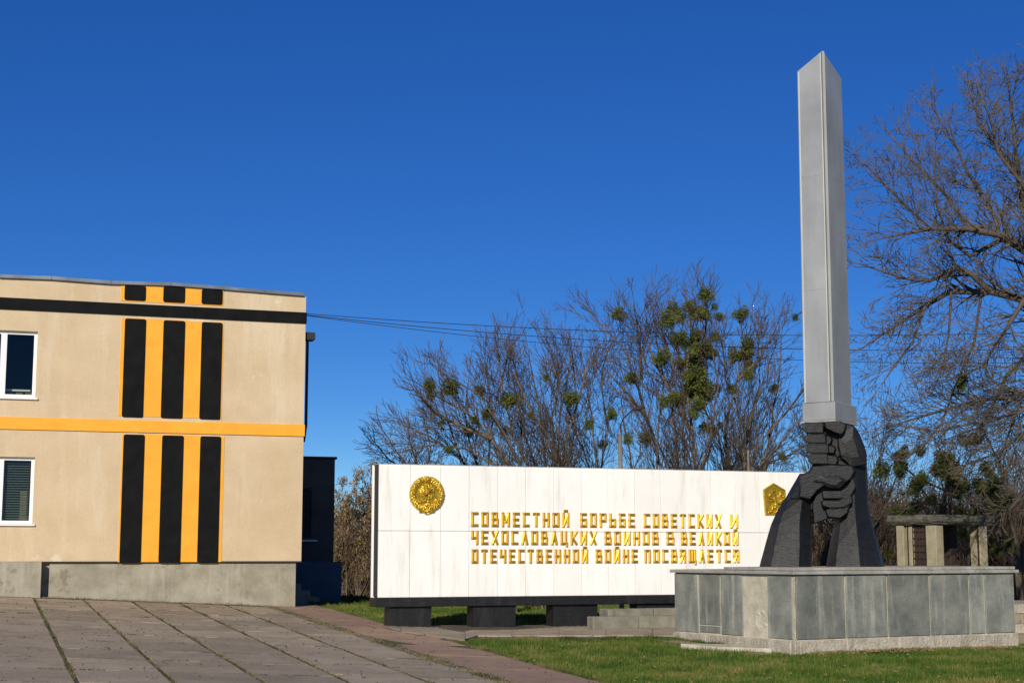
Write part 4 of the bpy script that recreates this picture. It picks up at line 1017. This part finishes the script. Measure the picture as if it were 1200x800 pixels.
# dead-leaved tree left of the wall
def leafy():
    T = Tree(31); dep = 61; root = base_pt(420, 690, dep); rr = T.r; P3 = dict(PT); P3['up'] = -.01; P3['jit'] = .12; P3['rmin'] = .008
    for (px, py) in ((418, 575), (405, 600), (430, 590), (440, 620), (398, 640), (425, 640), (450, 600), (412, 620), (462, 640), (435, 560), (470, 610), (402, 580), (410, 660), (396, 665), (432, 665), (448, 650), (400, 620), (422, 600)):
        p = at(px, py, dep+rr.uniform(-.8, .8)); a = root+Vector((rr.uniform(-.5, .5), rr.uniform(-.4, .4), 0)); T.limb([a, a+(p-a)*.5+Vector((rr.gauss(0, .2), 0, .2)), p], .06, .014, P3, 2, .30, 1.2, .12)
    t = build_tree('brown_leaved_tree', 'shaggy tree with dry brown leaves between the shaded wing and the white wall', 'tree', T, root, 'bark', 'twigpale')
    rg = np.random.default_rng(5); A = np.array(T.seg); A = A[rg.integers(0, len(A), 14000)]
    f = rg.random((len(A), 1)); c = A[:, :3]*(1-f)+A[:, 3:6]*f + rg.normal(size=(len(A), 3))*.08; c = c[c[:, 2] > root.z+.9+rg.random(len(c))*.8]
    n = len(c); a = rg.normal(size=(n, 3)); a[:, 2] -= 1; a /= np.linalg.norm(a, axis=1, keepdims=True); b = np.cross(a, rg.normal(size=(n, 3))); b /= np.linalg.norm(b, axis=1, keepdims=True)
    L = rg.uniform(.03, .07, (n, 1)); V = np.stack([c-a*L, c+b*L*.5, c+a*L, c-b*L*.5], 1).reshape(-1, 3)
    o = link('leaves', np_mesh('leaves', V, np.arange(4*n).reshape(-1, 4)), 'deadleaf', t, kind='stuff'); o.location = -root
leafy()
# big tree on the right
def bigtree():
    T = Tree(41); dep = 30.0; P4 = dict(PT); P4.update(lr=(.4, .75), up=.03, jit=.10, prob=.66, rmin=.0058, ang=.66, step=.22)
    def q(l, o): return [at(px, py, dep+o*(i/len(l))) for i, (px, py) in enumerate(l)]
    base = at(1340, 600, dep); g = ground(base.x, base.y); root = Vector((base.x, base.y, g-.1))
    fork = at(1318, 430, dep); f2 = at(1300, 330, dep)
    T.limb([root, fork, f2, at(1305, 220, dep), at(1320, 130, dep)], .34, .08, P4, 3, .7, 2.2, .45)
    L = [([(1300, 330), (1240, 318), (1200, 293), (1175, 276), (1134, 268), (1090, 268), (1035, 279)], -1.5, .13),
         ([(1318, 430), (1260, 370), (1200, 351), (1161, 342), (1112, 342), (1084, 359), (1051, 381), (1010, 408)], 1.0, .14),
         ([(1161, 342), (1140, 322), (1120, 313), (1090, 329), (1057, 326), (1008, 309)], -.6, .07),
         ([(1300, 330), (1240, 290), (1200, 249), (1194, 205), (1188, 150), (1181, 95)], .8, .10),
         ([(1200, 290), (1172, 276), (1150, 225), (1120, 170), (1092, 125)], 1.2, .05),
         ([(1175, 280), (1137, 300), (1110, 280), (1098, 240), (1095, 200)], -1, .045),
         ([(1318, 430), (1260, 450), (1200, 463), (1145, 469), (1090, 485), (1040, 500)], .5, .09),
         ([(1115, 342), (1112, 390), (1105, 430)], .3, .03), ([(1090, 268), (1060, 240), (1035, 215), (1012, 190)], .3, .03),
         ([(1240, 290), (1215, 240), (1170, 180), (1150, 110)], -.8, .06), ([(1200, 351), (1170, 400), (1150, 430), (1100, 450)], -.7, .05),
         ([(1134, 268), (1110, 230), (1070, 190), (1050, 165)], .9, .035), ([(1305, 240), (1260, 190), (1230, 130), (1215, 90)], .2, .06),
         ([(1318, 430), (1230, 462), (1160, 492), (1100, 505), (1050, 498)], -.2, .05), ([(1150, 345), (1142, 400), (1115, 465), (1085, 520)], .4, .03), ([(1270, 400), (1215, 440), (1185, 500), (1160, 560)], .9, .04),
         ([(1240, 450), (1210, 500), (1170, 530), (1130, 545)], .8, .05), ([(1318, 430), (1270, 520), (1215, 560), (1180, 600)], -.6, .07), ([(1084, 359), (1070, 400), (1040, 440)], -.5, .03),
         ([(1194, 205), (1165, 170), (1140, 120)], .5, .035), ([(1260, 370), (1220, 400), (1180, 440), (1150, 500), (1120, 510)], 1.3, .05)]
    for l, o, r in [([(1318, 430), (1370, 360), (1430, 320), (1500, 300)], .5, .12), ([(1300, 330), (1350, 250), (1400, 190), (1450, 150)], -.6, .10), ([(1310, 400), (1360, 400), (1420, 420), (1480, 460)], -1.2, .08), ([(1305, 240), (1330, 180), (1350, 110)], .8, .06)]:
        T.limb(q(l, o), r, .014, P4, 2, .22, 1.2, .12)
    for l, o, r in L: T.limb(q(l, o), r, .014, P4, 2, .11, 1.2, .12)
    t = build_tree('large_bare_tree', 'large spreading bare tree whose boughs reach in from the right edge toward the sword', 'tree', T, root, 'barkdark', 'twigpale')
    add_mistletoe(t, [(1128, 443, 5), (1127, 452, 5)], dep); return T
bt = bigtree()
std_tree('bare_tree', 'thin bare tree low at the right edge beyond the terrace steps', 51, 44,
         [[(1195, 660), (1180, 600), (1170, 540), (1150, 500)], [(1200, 650), (1210, 590), (1200, 520)], [(1190, 660), (1150, 610), (1120, 560)]], [], r0=.08, every=.2, tm='bark')

# ------------------------------------------------------------------ lamp post and cables
lp0 = at(727, 545, 37); gz = ground(lp0.x, lp0.y)
lamp = thing('street_lamp', 'pale concrete lamp post with a thin curved arm behind the white wall', 'lamp post', (lp0.x, lp0.y, gz))
tz = at(727, 508, 37).z-gz
mb = MB(); mb.tube([(0, 0, -.1), (0, 0, tz)], [.06, .05], 10); link('pole', mb.mesh('pole'), 'pole', lamp)
a_ = [at(728, 508, 37), at(727, 498, 37), at(730, 491, 37), at(737, 484, 37), at(744, 479, 37)]
mb = MB(); mb.tube([p-lamp.location for p in a_], .022, 6); link('arm', mb.mesh('arm'), 'rust_and_dark_fill', lamp)
hd = a_[-1]-lamp.location; mb = MB(); mb.tube([hd+Vector((-.06, 0, -.02)), hd+Vector((.08, 0, .02)), hd+Vector((.24, 0, .05))], [.03, .06, .035], 8); link('lamp_head', mb.mesh('lamp_head'), 'rust_and_dark_fill', lamp)
p2 = at(877, 545, 38); gz2 = ground(p2.x, p2.y)
mb = MB(); mb.tube([(0, 0, -.1), (0, 0, at(877, 527, 38).z-gz2)], [.035, .03], 8)
link('post', mb.mesh('post'), 'pole', label='slim pale post just showing over the right part of the white wall', cat='post', loc=(p2.x, p2.y, gz2))
def cable(label, p0, p1, sag, r=.009):
    a, b = at(*p0), at(*p1); n = 40; pts = [a+(b-a)*(i/n)-Vector((0, 0, sag*4*(i/n)*(1-i/n))) for i in range(n+1)]
    mb = MB(); mb.tube(pts, r, 5); o = link('cable', None or mb.mesh('cable'), 'wire', label=label, cat='cable', group='overhead cables'); return o
cable('upper of the overhead cables running from the building corner to the right', (354, 367, 36.0), (1250, 388, 38), .28)
cable('middle overhead cable running just below the upper one from the building corner', (354, 368.5, 36.05), (1250, 408, 39), .34)
cable('lowest overhead cable sagging furthest behind the bare trees', (354, 369, 36.1), (1250, 424, 41), .40, .008)

# ------------------------------------------------------------------ GRASS (uncountable)
def blades(name, pts, hmin, hmax, wd, m, seed=1, lean=.45):
    rg = np.random.default_rng(seed); n = len(pts); P = np.array(pts, dtype=float)
    a = rg.random(n)*2*np.pi; h = rg.uniform(hmin, hmax, n)*(.8+.35*np.sin(P[:, 0]*2.3+P[:, 1]*.9)*np.sin(P[:, 1]*2.1-P[:, 0])+.25*np.sin(P[:, 0]*9+2)*np.sin(P[:, 1]*8)); wv = np.stack([np.cos(a), np.sin(a), np.zeros(n)], 1)*(wd*rg.uniform(.6, 1.3, n))[:, None]
    b = rg.random(n)*2*np.pi; ln = np.stack([np.cos(b)*h*lean*rg.random(n), np.sin(b)*h*lean*rg.random(n), h], 1)
    V = np.stack([P-wv, P+wv, P+ln], 1).reshape(-1, 3)
    return np_mesh(name, V, np.arange(3*n).reshape(-1, 3))
def inpoly(x, y, poly):
    c = False; j = len(poly)-1
    for i in range(len(poly)):
        if (poly[i][1] > y) != (poly[j][1] > y) and x < (poly[j][0]-poly[i][0])*(y-poly[i][1])/(poly[j][1]-poly[i][1])+poly[i][0]: c = not c
        j = i
    return c
rg = np.random.default_rng(9)
apoly = [tuple(on_ground(*q))[:2] for q in ((452, 736.5), (476, 742.2), (543, 752.5), (560, 747.5), (830, 748.5), (830, 732.5), (455, 733.8))]
PB = [tuple(KF.w(x, y))[:2] for x, y in ((-.06, -.06), (LR+.1, -.06), (LR+.1, LL), (-.06, LL))]
def lawn(n, x0, x1, y0, y1, dens_edge=True):
    X = rg.uniform(x0, x1, n); Y = rg.uniform(y0, y1, n); cc = X*PF.ex.x+Y*PF.ex.y; out = []
    wig = .05*np.sin(Y*3.1)+.04*np.sin(Y*7.7)
    for x, y, c, wv in zip(X, Y, cc, wig):
        if c < CR+wv: continue
        if abs(x) > .40*y+1: continue
        if inpoly(x, y, apoly) or inpoly(x, y, PB): continue
        out.append((x, y, ground(x, y)-.03))
    return out
near = lawn(330000, -2, 11, 15.5, 28.5)
link('lawn', blades('lawn', near, .04, .115, .006, 'grass'), 'grass', kind='stuff', label='mown green lawn with dry patches in front of the plinth', cat='grass')
far = lawn(170000, -5.5, 13, 28.5, 46)
link('rear_lawn', blades('rear_lawn', far, .05, .11, .010, 'grass', 2), 'grass', kind='stuff', label='green lawn running on behind the white wall', cat='grass')
# longer dry tufts along the lawn edges and moss in the paving joints
tuft = []
for _ in range(6500):
    d = rg.uniform(15, 34.5); c = CR+rg.normal()*.05+.03; p = PF.w(c, d)
    if not inpoly(p.x, p.y, apoly): tuft.append((p.x, p.y, ground(p.x, p.y)-.02))
for _ in range(5000):
    px = rg.uniform(545, 792); p = on_ground(px, 748.3+rg.normal()*.25); tuft.append((p.x, p.y, ground(p.x, p.y)-.02))
for _ in range(3500):
    x = rg.uniform(-.1, LR+.1); p = KF.w(x, -.09+rg.normal()*.03); tuft.append((p.x, p.y, ground(p.x, p.y)-.02))
for _ in range(1500):
    p = KF.w(-.09+rg.normal()*.03, rg.uniform(0, LL)); tuft.append((p.x, p.y, ground(p.x, p.y)-.02))
for _ in range(1400):
    p = BF.w(rg.uniform(-8, .3), -.03+abs(rg.normal())*-.06); tuft.append((p.x, p.y, ground(p.x, p.y)-.01))
link('edge_tufts', blades('edge_tufts', tuft, .03, .09, .007, 'drygrass', 3, .8), 'drygrass', kind='stuff', label='dry grass tufts along the lawn edges and wall feet', cat='grass')
moss = []; moss2 = []
for k in range(-3, 8):
    c = ref+k*1.035
    if c > CL-.2 or c < -2.5: continue
    for _ in range(3300):
        d = rg.uniform(13, DEND-.1); den = .5+.5*math.sin(d*1.7+k*2)+.3*math.sin(d*5+k)
        if rg.random() > .35+.6*den: continue
        p = PF.w(c+rg.normal()*.018+.002, d); moss.append((p.x, p.y, ground(p.x, p.y)+.001))
for _ in range(9000):
    p = PF.w(CL-.12+rg.normal()*.09, rg.uniform(14, DEND)); moss.append((p.x, p.y, ground(p.x, p.y)+.001))
link('joint_moss', blades('joint_moss', moss, .012, .040, .009, 'drygrass', 4, .9), 'drygrass', kind='stuff', label='moss and grass growing in the joints of the paving', cat='moss')
# gravel crumbs along the path border and under the wall
def crumbs(name, pts, r0, r1, m, seed, label):
    g = np.random.default_rng(seed); n = len(pts); P = np.array(pts); s = g.uniform(r0, r1, (n, 1, 1))
    o = np.array([[1, 0, 0], [-.5, .87, 0], [-.5, -.87, 0], [0, 0, .9]])[None]*s; o = o*g.uniform(.6, 1.3, (n, 4, 3))
    a = g.random(n)*6.28; ca, sa = np.cos(a)[:, None], np.sin(a)[:, None]
    V = np.stack([o[..., 0]*ca-o[..., 1]*sa, o[..., 0]*sa+o[..., 1]*ca, o[..., 2]], -1)+P[:, None, :]
    b = (np.arange(n)*4)[:, None]; Fs = np.concatenate([b+np.array([[0, 1, 3]]), b+np.array([[1, 2, 3]]), b+np.array([[2, 0, 3]])], 0)
    link(name, np_mesh(name, V.reshape(-1, 3), Fs), m, kind='stuff', label=label, cat='gravel')
for (c0, c1, d) in XJ:
    for _ in range(230):
        u = rg.random(); 
        if math.sin(u*9+d*3+c0) < -.75: continue
        p = PF.w(c0+(c1-c0)*u, d+rg.normal()*.008); moss2.append((p.x, p.y, ground(p.x, p.y)+.003))
link('cross_joint_dirt', blades('cross_joint_dirt', moss2, .010, .022, .008, 'drygrass', 14, .9), 'joint', kind='stuff', label='dark dirt and moss along the cross joints of the paving', cat='moss')
gr = []
for _ in range(9000):
    p = PF.w(CL-.12+rg.normal()*.07, rg.uniform(14, DEND+.5)); gr.append((p.x, p.y, ground(p.x, p.y)+.0))
for _ in range(1800):
    p = KF.w(-.25-abs(rg.normal())*.18, rg.uniform(.2, LL)); gr.append((p.x, p.y, ground(p.x, p.y)))
for _ in range(2500):
    p = MF.w(rg.uniform(-.2, 9), -.05+rg.normal()*.12); gr.append((p.x, p.y, ground(p.x, p.y)+.035))
for _ in range(1500):
    p = BF.w(rg.uniform(-8, .3), -.08-abs(rg.normal())*.06); gr.append((p.x, p.y, ground(p.x, p.y)+.01))
crumbs('gravel', gr, .006, .022, 'apron', 5, 'loose grit and mortar crumbs along the red path border and wall feet')
lv = []
for _ in range(330):
    x, y = rg.uniform(-1, 9), rg.uniform(17, 29)
    if x*PF.ex.x+y*PF.ex.y > CR+.05 and not inpoly(x, y, apoly) and not inpoly(x, y, PB): lv.append((x, y, ground(x, y)+.03))
for _ in range(260):
    x = rg.uniform(0, LR); p = KF.w(x, -.15-abs(rg.normal())*.2); lv.append((p.x, p.y, ground(p.x, p.y)+.03))
crumbs('fallen_leaves', lv, .018, .038, 'deadleaf', 8, 'dry brown leaves fallen on the lawn')
litter = []
for _ in range(700):
    p = PF.w(rg.uniform(-2, CR), rg.uniform(14, DEND)); litter.append((p.x, p.y, ground(p.x, p.y)+.022))
crumbs('leaf_litter', litter, .008, .022, 'joint', 6, 'bits of dry litter scattered over the paving')
print('slabs', nsl, 'bigtree', len(bt.seg), 'objs', len(bpy.data.objects), 'tris', sum(len(m.loops)-2*len(m.polygons) for m in bpy.data.meshes))
